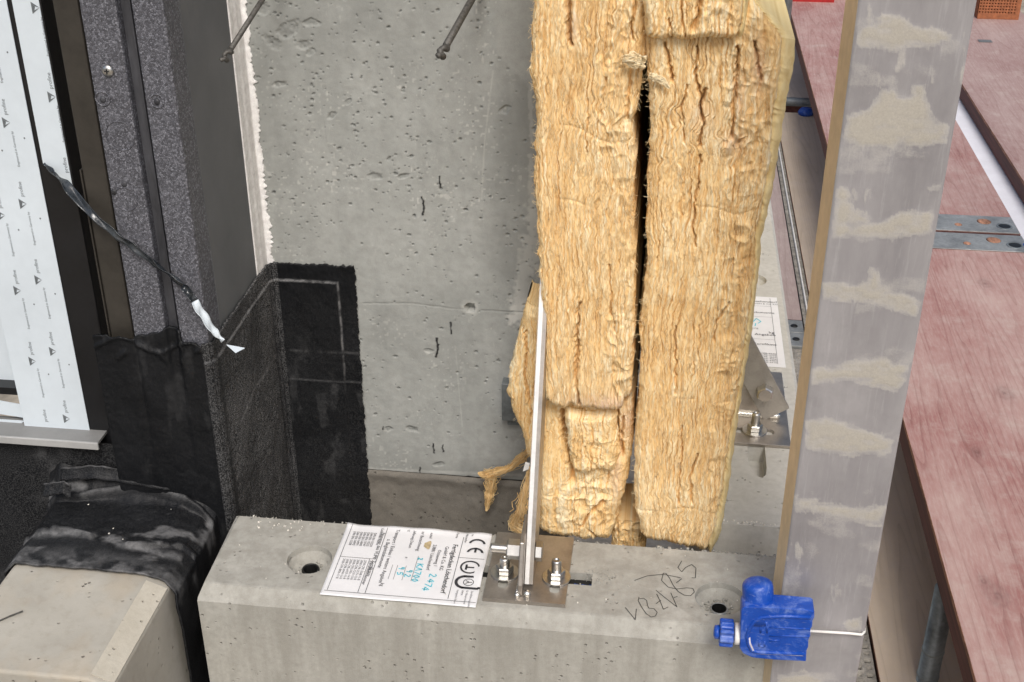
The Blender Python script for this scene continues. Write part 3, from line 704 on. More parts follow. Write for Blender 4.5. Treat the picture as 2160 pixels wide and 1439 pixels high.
sp = [(rng.uniform(.02, .22), YB1-abs(rng.gauss(0, .0035)), rng.uniform(-.004, .0003), rng.uniform(.0008, .0026)) for _ in range(120)]
sp += [(rng.uniform(XB0, 0), YB1-abs(rng.gauss(0, .002)), rng.uniform(-.003, 0), rng.uniform(.0006, .0016)) for _ in range(90)]
sp += [(-.05+rng.gauss(0, .012), 1.345+rng.gauss(0, .010), 0, rng.uniform(.0004, .0014)) for _ in range(110)]
for hh, n_ in ((hl, 26), (hr, 60)):
    for _ in range(n_):
        an = rng.uniform(0, 6.28); rr_ = rng.uniform(.0125, .019); sp.append((hh[0]+rr_*math.cos(an), hh[1]+rr_*math.sin(an), -.0185+max(0, rr_-.0155)*.7, rng.uniform(.0006, .0022)))
crumbs(B1, 'mortar_crumbs', sp, M['block'], 5)
sp = [(rng.uniform(XB0+.02, .17), rng.uniform(YB0+.022, YB1-.004), 0.0003, rng.uniform(.0005, .0013)) for _ in range(46)]
sp += [(rng.uniform(XB0+.02, -.47), rng.uniform(1.39, YB1), 0.0003, rng.uniform(.0006, .0019)) for _ in range(22)]
crumbs(B1, 'pale_specks', sp, M['speck'], 6)
# pencilled marking
pz = .0006
pm = Print((0, 0, pz), (1, 0, 0), (0, 1, 0))
def marks(pr, zx, zy, sc_, lines, w):
    for ln in lines:
        pr.path([tuple(atz(zx+a/sc_, zy+b_/sc_)[:2]) for a, b_ in ln], w)
marks(pm, 1280, 1150, 3.857, [
    [(150, 510), (195, 565), (232, 610), (240, 520)],
    [(262, 425), (255, 455), (285, 510), (320, 560), (360, 588), (395, 580), (410, 550), (385, 520), (340, 515), (330, 490), (325, 455), (300, 435), (262, 440)],
    [(400, 480), (440, 450)], [(405, 400), (430, 450), (460, 525), (480, 515), (500, 505)],
    [(400, 370), (460, 420), (570, 505), (520, 390)], [(545, 430), (575, 420)],
    [(460, 230), (445, 290), (500, 345), (570, 360), (650, 350), (700, 355), (712, 385), (680, 415), (630, 410), (580, 380), (540, 330), (510, 270), (480, 232), (460, 230)],
    [(565, 310), (610, 275)], [(610, 130), (578, 185), (610, 220), (640, 185), (690, 160), (725, 190), (720, 270), (690, 268)],
    [(225, 290), (330, 252), (460, 240), (600, 268)]], .0011)
pm.build('pencil_marking', M['pencil'], B1)

# ---- paper label on the block
def label():
    t = thing('paper_label', (-.315, 1.345, .001), 'white printed product label with cyan handwriting lying on the long concrete block', 'label')
    c = [atz(735, 1107), atz(1036, 1131), atz(1006, 1284), atz(681, 1246)]
    x0, x1 = -.4215, -.2105; y1 = 1.4195; y0 = 1.2625
    nu, nv = 60, 40
    Xn, Yn = np.meshgrid(np.linspace(x0, x1, nu), np.linspace(y0, y1, nv))
    Zn = .0012+.0009*(fbm(Xn*30, Yn*30, 71, 3)-.3)+.0030*sstep(.012, 0, y1-Yn)*vn(Xn*40, Yn*0, 5)+.004*sstep(.02, 0, x1-Xn)*sstep(.03, 0, np.abs(Yn-1.33))
    o = gridmesh('sheet', np.stack([Xn, Yn, Zn], -1), M['paper'], t); sd_ = o.modifiers.new('s', 'SOLIDIFY'); sd_.thickness = .0003; sd_.offset = -1
    # local frame of the print: x runs towards the viewer, y to the right end of the block
    kx = lambda z: (0, 0, z)
    def PR(z=.0026): return Print((x0, y1, z), (0, -1, 0), (1, 0, 0))
    Wd = x1-x0; Hd = y1-y0
    p = PR(); gp = PR(); cy = PR(.0027); st = PR(.00255)
    # rules
    for yy, a, b in [(.172, .012, .146), (.060, 0., .149), (.1715, .012, .012)]: p.line(a, yy, b, yy, .0007)
    p.line(.149, .004, .149, Wd-.001, .0007); p.line(.058, .172, .058, .2085, .0006)
    p.line(.0, .008, .148, .008, .0006); p.line(.076, .008, .076, .059, .0006); p.line(.076, .050, .148, .050, .0006)
    for yy in (.116, .1035, .0915, .0845): gp.line(.085 if yy < .11 else .062, yy, .116, yy, .0006)
    # CE mark
    p.arc(.026, .193, .0105, 100, 260, .0032, 14); p.arc(.046, .193, .0105, 100, 260, .0032, 14); p.line(.0345, .193, .0445, .193, .003)
    # round inspection mark, letter N
    p.arc(.077, .191, .0125, 0, 360, .0026, 36); p.line(.072, .186, .083, .186, .003); p.line(.0775, .186, .0775, .197, .0026); p.text('N', .073, .2055, .006, .02)
    # U-shaped conformity mark with small round emblem
    p.path([(.097, .209), (.097, .186)], .0042); p.path([(.121, .209), (.121, .186)], .0042); p.arc(.109, .189, .012, 180, 360, .0042, 20)
    p.line(.0965, .2095, .1005, .2095, .004); p.line(.1175, .2095, .1215, .2095, .004)
    p.arc(.109, .194, .0068, 0, 360, .001, 26); p.line(.106, .190, .109, .195, .0012); p.line(.112, .190, .109, .195, .0012); p.line(.109, .195, .109, .199, .0012)
    p.text('Hersteller', .004, .1745, .005); p.text('Nr.', .004, .1825, .004)
    for i, s_ in enumerate(('Zertifizierungsstelle', 'für Bauprodukte', 'VMPA', 'Fertigteile Beton')): gp.text(s_, .126, .2005-i*.0065, .0042)
    p.text('Firma', .003, .1605, .0055); p.text('Fertigdecken Löschendorf', .030, .1600, .0100, .012)
    p.text('GmbH & Co. KG', .036, .1500, .0075); p.text('Ostseeweg 1', .045, .1410, .0070); p.text('23881 Löschendorf', .034, .1320, .0072)
    p.text('Bauteil', .004, .1235, .0062); p.text('der Bezeichnung', .004, .1105, .0070); p.text('Lieferung Datum', .004, .0985, .0062); p.text('kg', .004, .0905, .0055); p.text('#', .066, .0985, .005)
    p.text('Transport / Einbau / weitere Angaben', .006, .0735, .0078); p.text('s. Begleitdokumente', .030, .0650, .0078); p.text('kg', .125, .0765, .0075)
    p.text('Nummer des VÜPK Zertifikates', .016, .0525+.0015, .0075)
    p.text('Geltende Norm', .006, .0440+.0075, .0060); p.text('Zertifikatsnummer', .080, .0440+.0075, .0068)
    for i, n_ in enumerate((13224, 13225, 13747, 14843, 14991, 14992, 15258)):
        p.text('DIN EN %d' % n_, .018, .0435-i*.0050, .0052); gp.text('2058-CPR-%d-%02d-B' % (n_*7 % 9000+1000, i+11), .080, .0435-i*.0050, .0050)
    # marker figures
    def stroke(pts, x, y, s_): cy.path([(x+a*s_, y+b_*s_) for a, b_ in pts], .0015)
    D = {'2': [(0, .8), (.3, 1), (.6, .7), (0, 0), (.7, 0)], '7': [(0, 1), (.7, 1), (.2, 0)], '4': [(.5, 1), (0, .35), (.8, .35)], 'l': [(.6, .8), (.4, 0)], '0': [(.3, 1), (0, .5), (.3, 0), (.6, .5), (.3, 1)], 'K': [(0, 1), (0, 0)], 'k': [(.7, 1), (.05, .5), (.7, 0)], 'A': [(0, 0), (.35, 1), (.7, 0)], '5': [(.7, 1), (.1, 1), (0, .55), (.5, .6), (.6, .2), (0, 0)], '9': [(.6, .6), (.2, .55), (.2, 1), (.6, .9), (.5, 0)]}
    for chs, x, y, s_ in [(['2'], .098, .139, .0095), (['4', 'l'], .109, .138, .0095), (['7'], .118, .136, .0095), (['4', 'l'], .126, .134, .0095), (['2'], .066, .117, .006), (['K', 'k'], .079, .1175, .009), (['A'], .087, .1175, .009), (['7'], .095, .117, .009), (['0'], .103, .117, .009), (['0'], .111, .1165, .009),
                          (['9'], .093, .106, .008), (['2'], .103, .1055, .008), (['9'], .088, .094, .008), (['5'], .100, .094, .008)]:
        for q in chs: stroke(D[q], x, y, s_)
    # stain
    st.poly([(.036+.008*math.cos(a)*(1+.3*math.sin(3*a)), .124+.0062*math.sin(a)*(1+.25*math.cos(2*a))) for a in np.linspace(0, 2*math.pi, 24)[:-1]])
    p.build('print', M['print'], o); gp.build('small_print', M['printg'], o)['kind'] = 'stuff'; cy.build('handwriting', M['cyan'], o); st.build('stain', M['stain'], o)
label()

# ------------------------------------------------------------------ steel brackets
def hexprism(mb, c, r, a, b, ax):
    mb.lathe([(r*.9, a), (r, a+.0012), (r, b-.0012), (r*.9, b)], c, ax, 6)
def anchor(t, c, zt_, h1=.030):
    """threaded stud, washer and nut standing on the plate"""
    w_ = MB(); w_.lathe([(.0070, zt_), (.0195, zt_), (.0195, zt_+.0028), (.0070, zt_+.0028)], (c[0], c[1], 0), 'Z', 32); w_.build('washer', M['steelw'], t, False, .0005)
    n_ = MB(); hexprism(n_, (c[0], c[1], 0), .0122, zt_+.003, zt_+.0138, 'Z'); n_.build('nut', M['steelw'], t)
    s_ = MB(); pr = []
    for i in range(15): z = zt_+.012+(h1-.014)*i/14; pr.append((.0069 if i % 2 else .0062, z))
    pr += [(.0060, zt_+h1), (.0034, zt_+h1+.001), (.0032, zt_+h1-.001), (.0005, zt_+h1-.001)]
    s_.lathe([(.0055, zt_-.01)]+pr, (c[0], c[1], 0), 'Z', 20); s_.build('stud', M['steelw'], t, True)
def slotcut(cx, cy, w_, l_, along):
    m = MB(); n = 10; pts = []
    for k in range(n+1): a = math.pi*k/n; pts.append((w_/2*math.cos(a), l_/2-w_/2+w_/2*math.sin(a)))
    for k in range(n+1): a = math.pi+math.pi*k/n; pts.append((w_/2*math.cos(a), -(l_/2-w_/2)+w_/2*math.sin(a)))
    if along == 'X': pts = [(b_, a) for a, b_ in pts]
    m.prism([(cx+a, cy+b_, -.01) for a, b_ in pts], (0, 0, .03)); return m
PT = .006
def bracket_front():
    t = thing('steel_bracket', (-.15, 1.345, .0005), 'stainless steel bracket bolted on the labelled block, its strut seen edge-on', 'bracket')
    x0, x1, y0, y1 = -.2035, -.0935, 1.277, 1.4215
    b = MB(); b.box((x0, y0, .0006), (x1, y1, PT)); pl = b.build('base_plate', M['steel'], t)
    aL, aR = atz(1064, 1208, PT+.004), atz(1173, 1218, PT+.004)
    cut(pl, [slotcut(aL[0], 1.326, .0145, .052, 'Y'), slotcut(aR[0], 1.324, .0145, .052, 'Y')])
    bv = pl.modifiers.new('bevel', 'BEVEL'); bv.width = .0008; bv.segments = 2; bv.limit_method = 'ANGLE'
    anchor(t, (aL[0], aL[1]+.004), PT, .026); anchor(t, (aR[0], aR[1]+.004), PT, .030)
    # welded fin and sloping strut, both upright plates in the Y-Z plane
    xf = -.1490
    f = MB(); f.prism([(xf-.009, 1.287, PT), (xf-.009, 1.288, .022), (xf-.009, 1.312, .075), (xf-.009, 1.372, .078), (xf-.009, 1.405, PT)], (.0065, 0, 0)); f.build('fin', M['steel'], t, bevel=.0015)
    ang = math.radians(66); d = Vector((0, math.cos(ang), math.sin(ang))); n = Vector((0, -math.sin(ang), math.cos(ang)))
    foot = Vector((xf-.002, 1.305, .012)); wd_ = .060; L = .85
    pts = [foot, foot+d*L, foot+d*L-n*wd_, foot-n*wd_+d*.0]
    pts = [foot+n*.0, foot+d*L, foot+d*L-n*wd_, foot-n*wd_]
    s = MB(); s.prism([tuple(p) for p in pts], (.0115, 0, 0)); sb = s.build('strut', M['steel'], t)
    e0 = foot+n*.0006+Vector((.0008, 0, 0)); s = MB(); s.prism([tuple(e0), tuple(e0+d*L), tuple(e0+d*L-n*.0009), tuple(e0-n*.0009)], (.0055, 0, 0)); s.build('polished_edge_glint', M['steel_glint'], sb)  # added pale strip: sky reflection on the polished edge, painted as colour
    for q, r in (((xf-.009, 1.286, PT+.002), .0042), ((xf+.004, 1.289, PT+.003), .0055)):
        wv = MB(); wv.lathe([(.0002, -r), (r*.7, -r*.7), (r, 0), (r*.7, r*.7), (.0002, r)], q, 'Z', 14); wv.build('weld_bead', M['weld'], t, True)
    wv = MB(); wv.tube([(xf-.010, 1.29+i*.008, PT+.0008+.0006*(i % 2)) for i in range(14)], .0024, 8); wv.build('weld_seam', M['weld'], t, True)
    # cross bolt with nut and head
    cy_, cz_ = 1.334, .046
    n_ = MB(); n_.lathe([(.0125, -.0285), (.0140, -.0270), (.0140, -.0110), (.0128, -.0098)], (xf, cy_, cz_), 'X', 6); n_.build('nut', M['steelw'], t)
    n_ = MB(); n_.lathe([(.0128, .0100), (.0140, .0110), (.0140, .0185), (.0125, .0197)], (xf, cy_, cz_), 'X', 6); n_.build('bolt_head', M['steelw'], t)
    pr = [(.0069 if i % 2 else .0061, -.050+i*.0013) for i in range(18)]
    s_ = MB(); s_.lathe([(.0055, -.0510)]+pr, (xf, cy_, cz_), 'X', 18); s_.build('bolt_thread', M['steelw'], t, True)
bracket_front()

# ------------------------------------------------------------------ second precast block, running away behind the insulation
B2 = thing('precast_block', (.17, 2.6, -.5), 'pale precast concrete block running away to the right of the insulation', 'concrete block')
X20, X21 = .098, .2535
o = extr_block([(X20, -.5), (X20, 0), (X21-.006, 0), (X21, -.006), (X21, -.5)], 1.455, 4.2, 'Y')
b2 = o.build('block_body', M['block_b'], B2)
for v in b2.data.vertices:
    if v.co.y < 1.46 and v.co.z > -.02: v.co.y += .034
    elif v.co.y < 1.46 and v.co.z < -.4: pass
c = MB(); hp = atz(1596, 965); c.prism([(hp[0]-.013, 1.70, -.03), (hp[0]-.013, 1.645, -.03), (hp[0]-.006, 1.632, -.03), (hp[0]-.004, 1.618, -.03), (hp[0]+.006, 1.612, -.03), (hp[0]+.012, 1.622, -.03), (hp[0]+.014, 1.64, -.03), (hp[0]+.014, 1.70, -.03)], (0, 0, .04))
hx = atz(1585, 590); cut(b2, [c, recess(hx, .030)])
bv = b2.modifiers.new('bevel', 'BEVEL'); bv.width = .002; bv.segments = 2; bv.limit_method = 'ANGLE'; bv.angle_limit = .5
b = MB(); b.lathe([(.0095, -.02), (.0105, .010), (.004, .016)], (hx[0]-.004, hx[1]+.03, 0), 'Z', 14); b.build('lifting_plug', M['dark'], B2, True)
sp = [(rng.uniform(.11, .25), 1.491+abs(rng.gauss(0, .006)), 0, rng.uniform(.0006, .0018)) for _ in range(40)]
crumbs(B2, 'mortar_crumbs', sp, M['speck'], 9)
def label2():
    t = thing('paper_label', (.2, 2.1, .001), 'white paper label on the pale block behind the insulation', 'label')
    b = MB(); x0, x1, y0, y1 = .135, .2365, 1.958, 2.235; b.box((x0, y0, .0008), (x1, y1, .0014)); o = b.build('sheet', M['paper'], t)
    p = Print((x0, y1, .0019), (1, 0, 0), (0, -1, 0)); p.ey = Vector((0, 1, 0)); p.o = Vector((x0, y0, .0019)); g_ = Print((x0, y0, .0019), (1, 0, 0), (0, 1, 0)); cy = Print((x0, y0, .0020), (1, 0, 0), (0, 1, 0))
    p.line(.088, .01, .088, .27, .0006)
    for yy in (.045, .10, .19, .235): g_.line(.0, yy, .088, yy, .0006)
    p.text('Löschendorf', .05, .252, .010); g_.text('GmbH & Co. KG', .052, .243, .007); p.text('Begleitdokumente', .02, .205, .010); p.text('Angaben', .052, .115, .011); p.text('VÜPK Zertifikate', .02, .078, .010)
    g_.text('Lieferung', .03, .14, .008); p.text('kg', .078, .124, .012)
    for i in range(6): g_.text('2058-CPR-%d' % (4410+i*73), .045, .012+i*.0065, .0065)
    cy.path([(.052, .168), (.058, .182), (.066, .170), (.060, .162)], .002); cy.path([(.056, .162), (.054, .150)], .002)
    p.build('print', M['print'], o); g_.build('small_print', M['printg'], o)['kind'] = 'stuff'; cy.build('handwriting', M['cyan'], o)
label2()
def bracket_right():
    t = thing('steel_bracket', (.18, 1.8, .0005), 'stainless steel bracket with tilted flat strut and hex bolt on the pale block', 'bracket')
    y0, y1 = 1.697, 1.932
    b = MB(); b.box((.105, y0, .0006), (.2275, y1, PT)); pl = b.build('base_plate', M['steel'], t)
    a1 = atz(1592, 905, PT+.004)
    cut(pl, [slotcut(a1[0], a1[1], .0165, .062, 'X')])
    bv = pl.modifiers.new('bevel', 'BEVEL'); bv.width = .0008; bv.segments = 2; bv.limit_method = 'ANGLE'
    anchor(t, (a1[0], a1[1]), PT, .034)
    yf_ = 1.782
    f = MB(); f.prism([(.118, yf_, PT), (.214, yf_, PT), (.207, yf_, .030), (.185, yf_, .088), (.118, yf_, .088)], (0, .006, 0)); f.build('fin', M['steel'], t, bevel=.001)
    wv = MB(); wv.tube([(.118+i*.0069, yf_-.0015, PT+.003+.0007*(i % 2)) for i in range(15)], .0052, 8); wv.build('weld_seam', M['weld'], t, True)
    P0 = [aty(a, b_, yf_-.0075) for a, b_ in ((1665, 862), (1611, 888), (1450, 640), (1505, 600))]
    # strut: parallel-sided plate continuing up to the left
    A = Vector(P0[0]); e = Vector(aty(1577, 695, yf_-.0075))-A; Bp = Vector(P0[1])
    e = e.normalized()*.17
    s = MB(); s.prism([tuple(A), tuple(Bp), tuple(Bp+e), tuple(A+e)], (0, .007, 0)); s.build('strut', M['steel_dark'], t, bevel=.0009)
    c = aty(1613, 828, yf_-.012)
    n_ = MB(); n_.lathe([(.0110, -.0145), (.0136, -.0120), (.0140, 0)], (c[0], yf_-.008, c[2]), 'Y', 6); h = n_.build('bolt_head', M['steelw'], t)
    n_ = MB(); n_.lathe([(.0104, -.0154), (.0108, -.0140)], (c[0], yf_-.008, c[2]), 'Y', 24); n_.build('head_face', M['steel'], h)
bracket_right()

# ------------------------------------------------------------------ third block at the lower left, half covered by membrane
B3 = thing('concrete_upstand', (-.745, 1.27, -.5), 'stained concrete upstand at the lower left with its rear end under black membrane', 'concrete block')
o = extr_block([(-.862, -.5), (-.862, -.006), (-.856, 0), (-.664, 0), (-.634, -.012), (-.630, -.5)], 1.074, 1.446, 'Y')
b3 = o.build('block_body', M['block_c'], B3, bevel=.006, seg=3)
s = MB(); s.prism([(-.6635, 1.082, .0003), (-.6635, 1.262, .0003), (-.635, 1.262, -.0112), (-.635, 1.082, -.0112)], (.0004, 0, .0012)); s.build('mortar_fillet', concrete('fillet_mortar', (.45, .415, .335), (.55, .515, .43), (.36, .325, .25), 14), B3)
tw_ = MB(); tw_.tube([atz(-20, 1318, .001), atz(20, 1300, .002), atz(48, 1289, .003)], .0012, 6); tw = tw_.build('wire_bit', M['rod']); tag(tw, 'short dark wire bit lying on the stained concrete upstand', 'wire')
def hump():
    t = thing('bitumen_flap', (-.745, 1.36, 0), 'dusty black membrane flap folded over the rear end of the stained upstand', 'membrane')
    # cross profile over the upstand
    prof = [(-.885, -.22), (-.880, -.06), (-.872, -.012), (-.855, .006), (-.80, .0075), (-.72, .0075), (-.668, .0065), (-.640, -.002), (-.6235, -.018), (-.620, -.09), (-.614, -.42)]
    kk = np.arange(len(prof)); dd = np.concatenate([[0], np.cumsum([math.dist(a, b_) for a, b_ in zip(prof[:-1], prof[1:])])])
    s = np.unique(np.concatenate([np.linspace(0, .19, 30), np.linspace(.19, .50, 150), np.linspace(.50, dd[-1], 45)]))
    px_ = np.interp(s, dd, [p[0] for p in prof]); pz_ = np.interp(s, dd, [p[1] for p in prof])
    nv = 150
    v = np.linspace(0, 1, nv); Sg, Vg = np.meshgrid(s, v)
    front = 1.268-.012*sstep(.44, .50, s)+.004*(fbm(s*60, s*0, 81, 4)-.5)+.010*(s < .2)
    y = front[None, :]+(1.462-front[None, :])*Vg
    X = np.broadcast_to(px_, Sg.shape).copy(); Zz = np.broadcast_to(pz_, Sg.shape).copy()
    topm = sstep(.16, .21, Sg)*(1-sstep(.47, .53, Sg))
    rise = sstep(.74, 1.0, Vg)*(.030+.018*fbm(Sg*14, Sg*0, 84))*topm
    X += (X+.745)*(.10*sstep(.6, 1, Vg))*(X < -.745)
    Zz += rise+topm*(.010*(fbm(Sg*16, y*16, 85, 4)-.42)*sstep(0, .25, Vg)+.007*np.exp(-((Vg-.33-.06*np.sin(Sg*30))/.025)**2)*sstep(.4, .6, fbm(Sg*20, Sg*0, 86))+.0016*(fbm(Sg*110, y*110, 87, 3)-.5))
    Zz += topm*.010*np.exp(-((Vg-.80-.05*np.sin(Sg*22))/.018)**2)
    X += (1-topm)*.006*(fbm(Sg*20, y*20, 88, 3)-.5)
    dust = topm*(.85*sstep(.60, .72, fbm(Sg*17, y*30, 91, 5))+.9*np.exp(-((Vg-.30-.05*np.sin(Sg*24+1))/.035)**2)*sstep(.38, .55, fbm(Sg*30, y*30, 92, 4))+.55*sstep(.24, .05, Vg)*sstep(.35, .65, fbm(Sg*40, y*40, 93, 4)))
    dust = np.maximum(dust, topm*.6*np.exp(-((Vg-.80-.05*np.sin(Sg*22))/.012)**2)*sstep(.4, .6, fbm(Sg*50, y*50, 94)))
    o = gridmesh('flap_sheet', np.stack([X, y, Zz], -1), M['bitumen'], t, {'dust': np.clip(dust*.62, 0, .7), 'grain': .06+0*dust}); sd_ = o.modifiers.new('s', 'SOLIDIFY'); sd_.thickness = .003; sd_.offset = 0
    # torn upper laps
    for (pts, ey) in (([(128, 986), (200, 982), (290, 995), (360, 1008)], 1.435), ([(92, 1020), (135, 1013), (150, 1024)], 1.40)):
        C = np.array([aty(a, b_, ey) for a, b_ in pts]); k = np.linspace(0, len(pts)-1, 40); C = np.stack([np.interp(k, np.arange(len(pts)), C[:, i]) for i in range(3)], -1)
        q = np.linspace(0, 1, 8); Pp = C[:, None, :]+np.stack([0*q, -.008*q**2-.002*q, -.016*q], -1)[None]
        Pp[..., 1] += .003*(fbm(Pp[..., 0]*60, Pp[..., 2]*60, 95)-.5); Pp[..., 2] += .004*(fbm(Pp[..., 0]*90, q[None]*2, 96)-.5)
        dd_ = np.broadcast_to(.4*(1-sstep(0, .12, q))[None], Pp.shape[:2])*sstep(.35, .6, fbm(Pp[..., 0]*80, Pp[..., 2]*80, 97))
        o = gridmesh('torn_lap', Pp, M['bitumen'], t, {'dust': dd_, 'grain': .1+0*dd_}); sd_ = o.modifiers.new('s', 'SOLIDIFY'); sd_.thickness = .002
    sp = [(rng.uniform(-.84, -.66), rng.uniform(1.30, 1.44), .013, rng.uniform(.0004, .0015)) for _ in range(5)]
    crumbs(t, 'debris_specks', sp, M['speck'], 12)
hump()

# ------------------------------------------------------------------ mineral wool insulation
PAL = np.array([(.58, .32, .11), (.77, .48, .19), (.88, .61, .285), (.93, .72, .41), (.955, .845, .60)])
def wcol(f):
    f = np.clip(f, 0, 1)*(len(PAL)-1); i = np.minimum(f.astype(int), len(PAL)-2); q = (f-i)[..., None]; return PAL[i]*(1-q)+PAL[i+1]*q
def interp_pts(pts, y): p = np.array(pts, float); return np.interp(y, p[:, 1], p[:, 0])
def slab(name, Lp, Rp, y0, y1, YP, label, seed, nu=190, nv=620, cracks=(), clump=None, crinkle=None, bottom=None, top=None, depth=.30, skin=None, parent=None, pink=None, tilt=0.):
    rows = np.linspace(y0, y1, nv); s = np.linspace(0, 1, nu)
    xl_, xr_ = interp_pts(Lp, rows), interp_pts(Rp, rows)
    if skin: xr_ = xr_-interp_pts(skin, rows)
    PXg = xl_[:, None]+(xr_-xl_)[:, None]*s[None]; PYg = np.broadcast_to(rows[:, None], PXg.shape).copy()
    if bottom is not None:
        yb = np.interp(PXg[-1], [p[0] for p in bottom], [p[1] for p in bottom])+5*(fbm(PXg[-1]*.06, PXg[-1]*0, seed+3, 4)-.5)*2
        k = (PYg-y0)/(y1-y0); PYg = PYg+k**3*(yb-y1)[None]
    if top is not None:
        yt = np.interp(PXg[0], [p[0] for p in top], [p[1] for p in top])+3*(fbm(PXg[0]*.08, PXg[0]*0, seed+4, 4)-.5)*2
        k = 1-(PYg-y0)/(y1-y0); PYg = PYg+k**3*(yt-y0)[None]
    D = rt[None, None]*((PXg-1080)/FPX)[..., None]-up[None, None]*((PYg-719.5)/FPX)[..., None]+fw[None, None]
    Yb = YP+tilt*(rows-y0)[:, None]/(y1-y0)
    W = CAM+D*(Yb/D[..., 1])[..., None]
    q = W[..., 0]; z = W[..., 2]
    cr = np.ones_like(q)*.42
    if crinkle is not None:
        for (cx, cy, rx, ry, a) in crinkle: cr = cr+a*np.exp(-((PXg-cx)/rx)**2-((PYg-cy)/ry)**2)
    warp = .014*(fbm(q*22, z*9, seed, 3)-.5)+.0085*(fbm(q*26, z*40, seed+1, 2)-.5)*cr+.0042*(vn(q*60, z*110, seed+2)-.5)*cr+.0018*(vn(q*160, z*200, seed+3)-.5)
    qq = q+warp
    l1 = vn(qq*330, z*14+warp*60, seed+5); l2 = vn(qq*760, z*40, seed+6); l3 = vn(qq*120, z*11, seed+7); lo = fbm(q*26, z*15, seed+8, 3)
    rid = 1-np.abs(2*l1-1)
    h = .0014*(rid-.5)+.0009*(l2-.5)+.0019*(l3-.5)+.0050*(lo-.5)
    fz = fbm(q*420, z*260, seed+9, 2); h = h+.0007*(fz-.5)
    # wavy bedding lines of the compressed layers
    lay = np.abs(((qq+.0045*(fbm(q*9, z*6, seed+70, 3)-.5))*165+1.1*vn(qq*60, z*4, seed+71)) % 1-.5); ln = np.exp(-(lay/.10)**2)*sstep(.40, .62, fbm(qq*70, z*13, seed+72, 3))
    h = h-.0022*ln
    cm = np.zeros_like(q)
    if clump is not None:
        for (cx, cy, rx, ry, a) in clump: cm = np.maximum(cm, a*np.exp(-(((PXg-cx)/rx)**4)-((PYg-cy)/ry)**4))
        wq = q+.02*(fbm(q*40, z*40, seed+10, 2)-.5); wz = z+.02*(fbm(q*40, z*40, seed+11, 2)-.5)
        bl = 1-np.abs(2*vn(wq*58, wz*46, seed+12)-1); bl2 = 1-np.abs(2*vn(wq*130, wz*105, seed+13)-1)
        h = h+cm*(.0065*(bl-.62)+.0030*(bl2-.6))
    f = .57+.42*(rid-.5)+.60*(l2-.5)+.34*(l3-.5)+.60*(lo-.5)+.26*(fz-.5)+cm*.16*(fbm(q*70, z*70, seed+14, 3)-.3)-.38*ln
    # tears
    for pts, wpx, dep in cracks:
        jx = 7*(fbm(PYg*.035, PYg*0, seed+20, 3)-.5)+3*(vn(PYg*.16, PYg*0, seed+21)-.5)
        d = polydist(PXg+jx, PYg, pts); wv = wpx*(.5+1.0*fbm(PYg*.03, PYg*0, seed+22, 2))
        c = np.exp(-(d/wv)**2); h = h-dep*.9*c; f = f-.30*np.exp(-(d/(wv*1.2))**2)+.14*np.exp(-((d-wv*2.2)/(wv*1.2))**2)
    # faint cross creases
    cz = np.abs(((z*11+.35*(fbm(q*16, z*3, seed+30, 2)-.5)) % 1)-.5); cs = np.exp(-(cz/.018)**2)*sstep(.52, .72, fbm(q*18, z*30, seed+31, 2)); h = h-.0012*cs
    ed = np.minimum(s, 1-s)[None]*(xr_-xl_)[:, None]*.00052
    if skin: ed = np.minimum(ed, .05)*(s < .5)[None]+(s >= .5)[None]*np.minimum(ed*2, .05)
    h = h-.010*np.clip(1-ed/.008, 0, 1)**2
    if bottom is not None: h = h-.012*np.clip(1-(y1-PYg+(PYg[-1]-y1)[None])*.00055/.010, 0, 1)**2
    if top is not None: h = h-.012*np.clip(1-(PYg-PYg[:1])*.00055/.010, 0, 1)**2
    W[..., 1] -= h
    W[..., 0] += .0028*(fbm(z*75, z*0, seed+40, 4)-.5)*2*(np.clip(1-ed/.010, 0, 1))
    col = wcol(f)
    if pink is not None:
        for (cx, cy, rx, ry, a) in pink:
            m_ = (a*np.exp(-((PXg-cx)/rx)**2-((PYg-cy)/ry)**2))[..., None]; col = col*(1-m_)+np.array((.70, .50, .40))*m_
    # sides, foot and top going back
    nb = 14; bk = np.linspace(1, 0, nb)[:-1]**1.6
    def back(edge, sg, ye): 
        A = []
        for b_ in bk:
            E_ = edge.copy(); E_[:, 1] = ye[:, 0]*0+edge[:, 1]+b_*depth; E_[:, 0] = edge[:, 0]*(E_[:, 1]/edge[:, 1]*.0+1)+.004*(vn(edge[:, 2]*60, edge[:, 2]*0+b_*9, seed+50)-.5); A.append(E_)
        return np.stack(A, 1)
    Lb = back(W[:, 0], -1, Yb); Rb = back(W[:, -1], 1, Yb)[:, ::-1]
    G = np.concatenate([Lb, W, Rb], 1); C = np.concatenate([np.repeat(col[:, :1], Lb.shape[1], 1), col, np.repeat(col[:, -1:], Rb.shape[1], 1)], 1)
    if True:
        ft = []; fc = []
        for b_ in bk[::-1]:
            E_ = G[-1].copy(); E_[:, 1] = np.maximum(E_[:, 1], E_[:, 1].min()+b_*depth); ft.append(E_); fc.append(C[-1])
        G = np.concatenate([G, np.stack(ft)], 0); C = np.concatenate([C, np.stack(fc)], 0)
        tp = []; tc = []
        for b_ in bk:
            E_ = G[0].copy(); E_[:, 1] = np.maximum(E_[:, 1], E_[:, 1].min()+b_*depth); tp.append(E_); tc.append(C[0])
        G = np.concatenate([np.stack(tp), G], 0); C = np.concatenate([np.stack(tc), C], 0)
    o = gridmesh(name, G, M['wool'], parent, {'Col': C})
    if parent is None: tag(o, label, 'insulation', 'mineral wool slabs')
    # loose fibres lying along the layers
    rg = np.random.RandomState(seed); nf = int(8500*(y1-y0)/1200*(xr_-xl_).mean()/215)+300
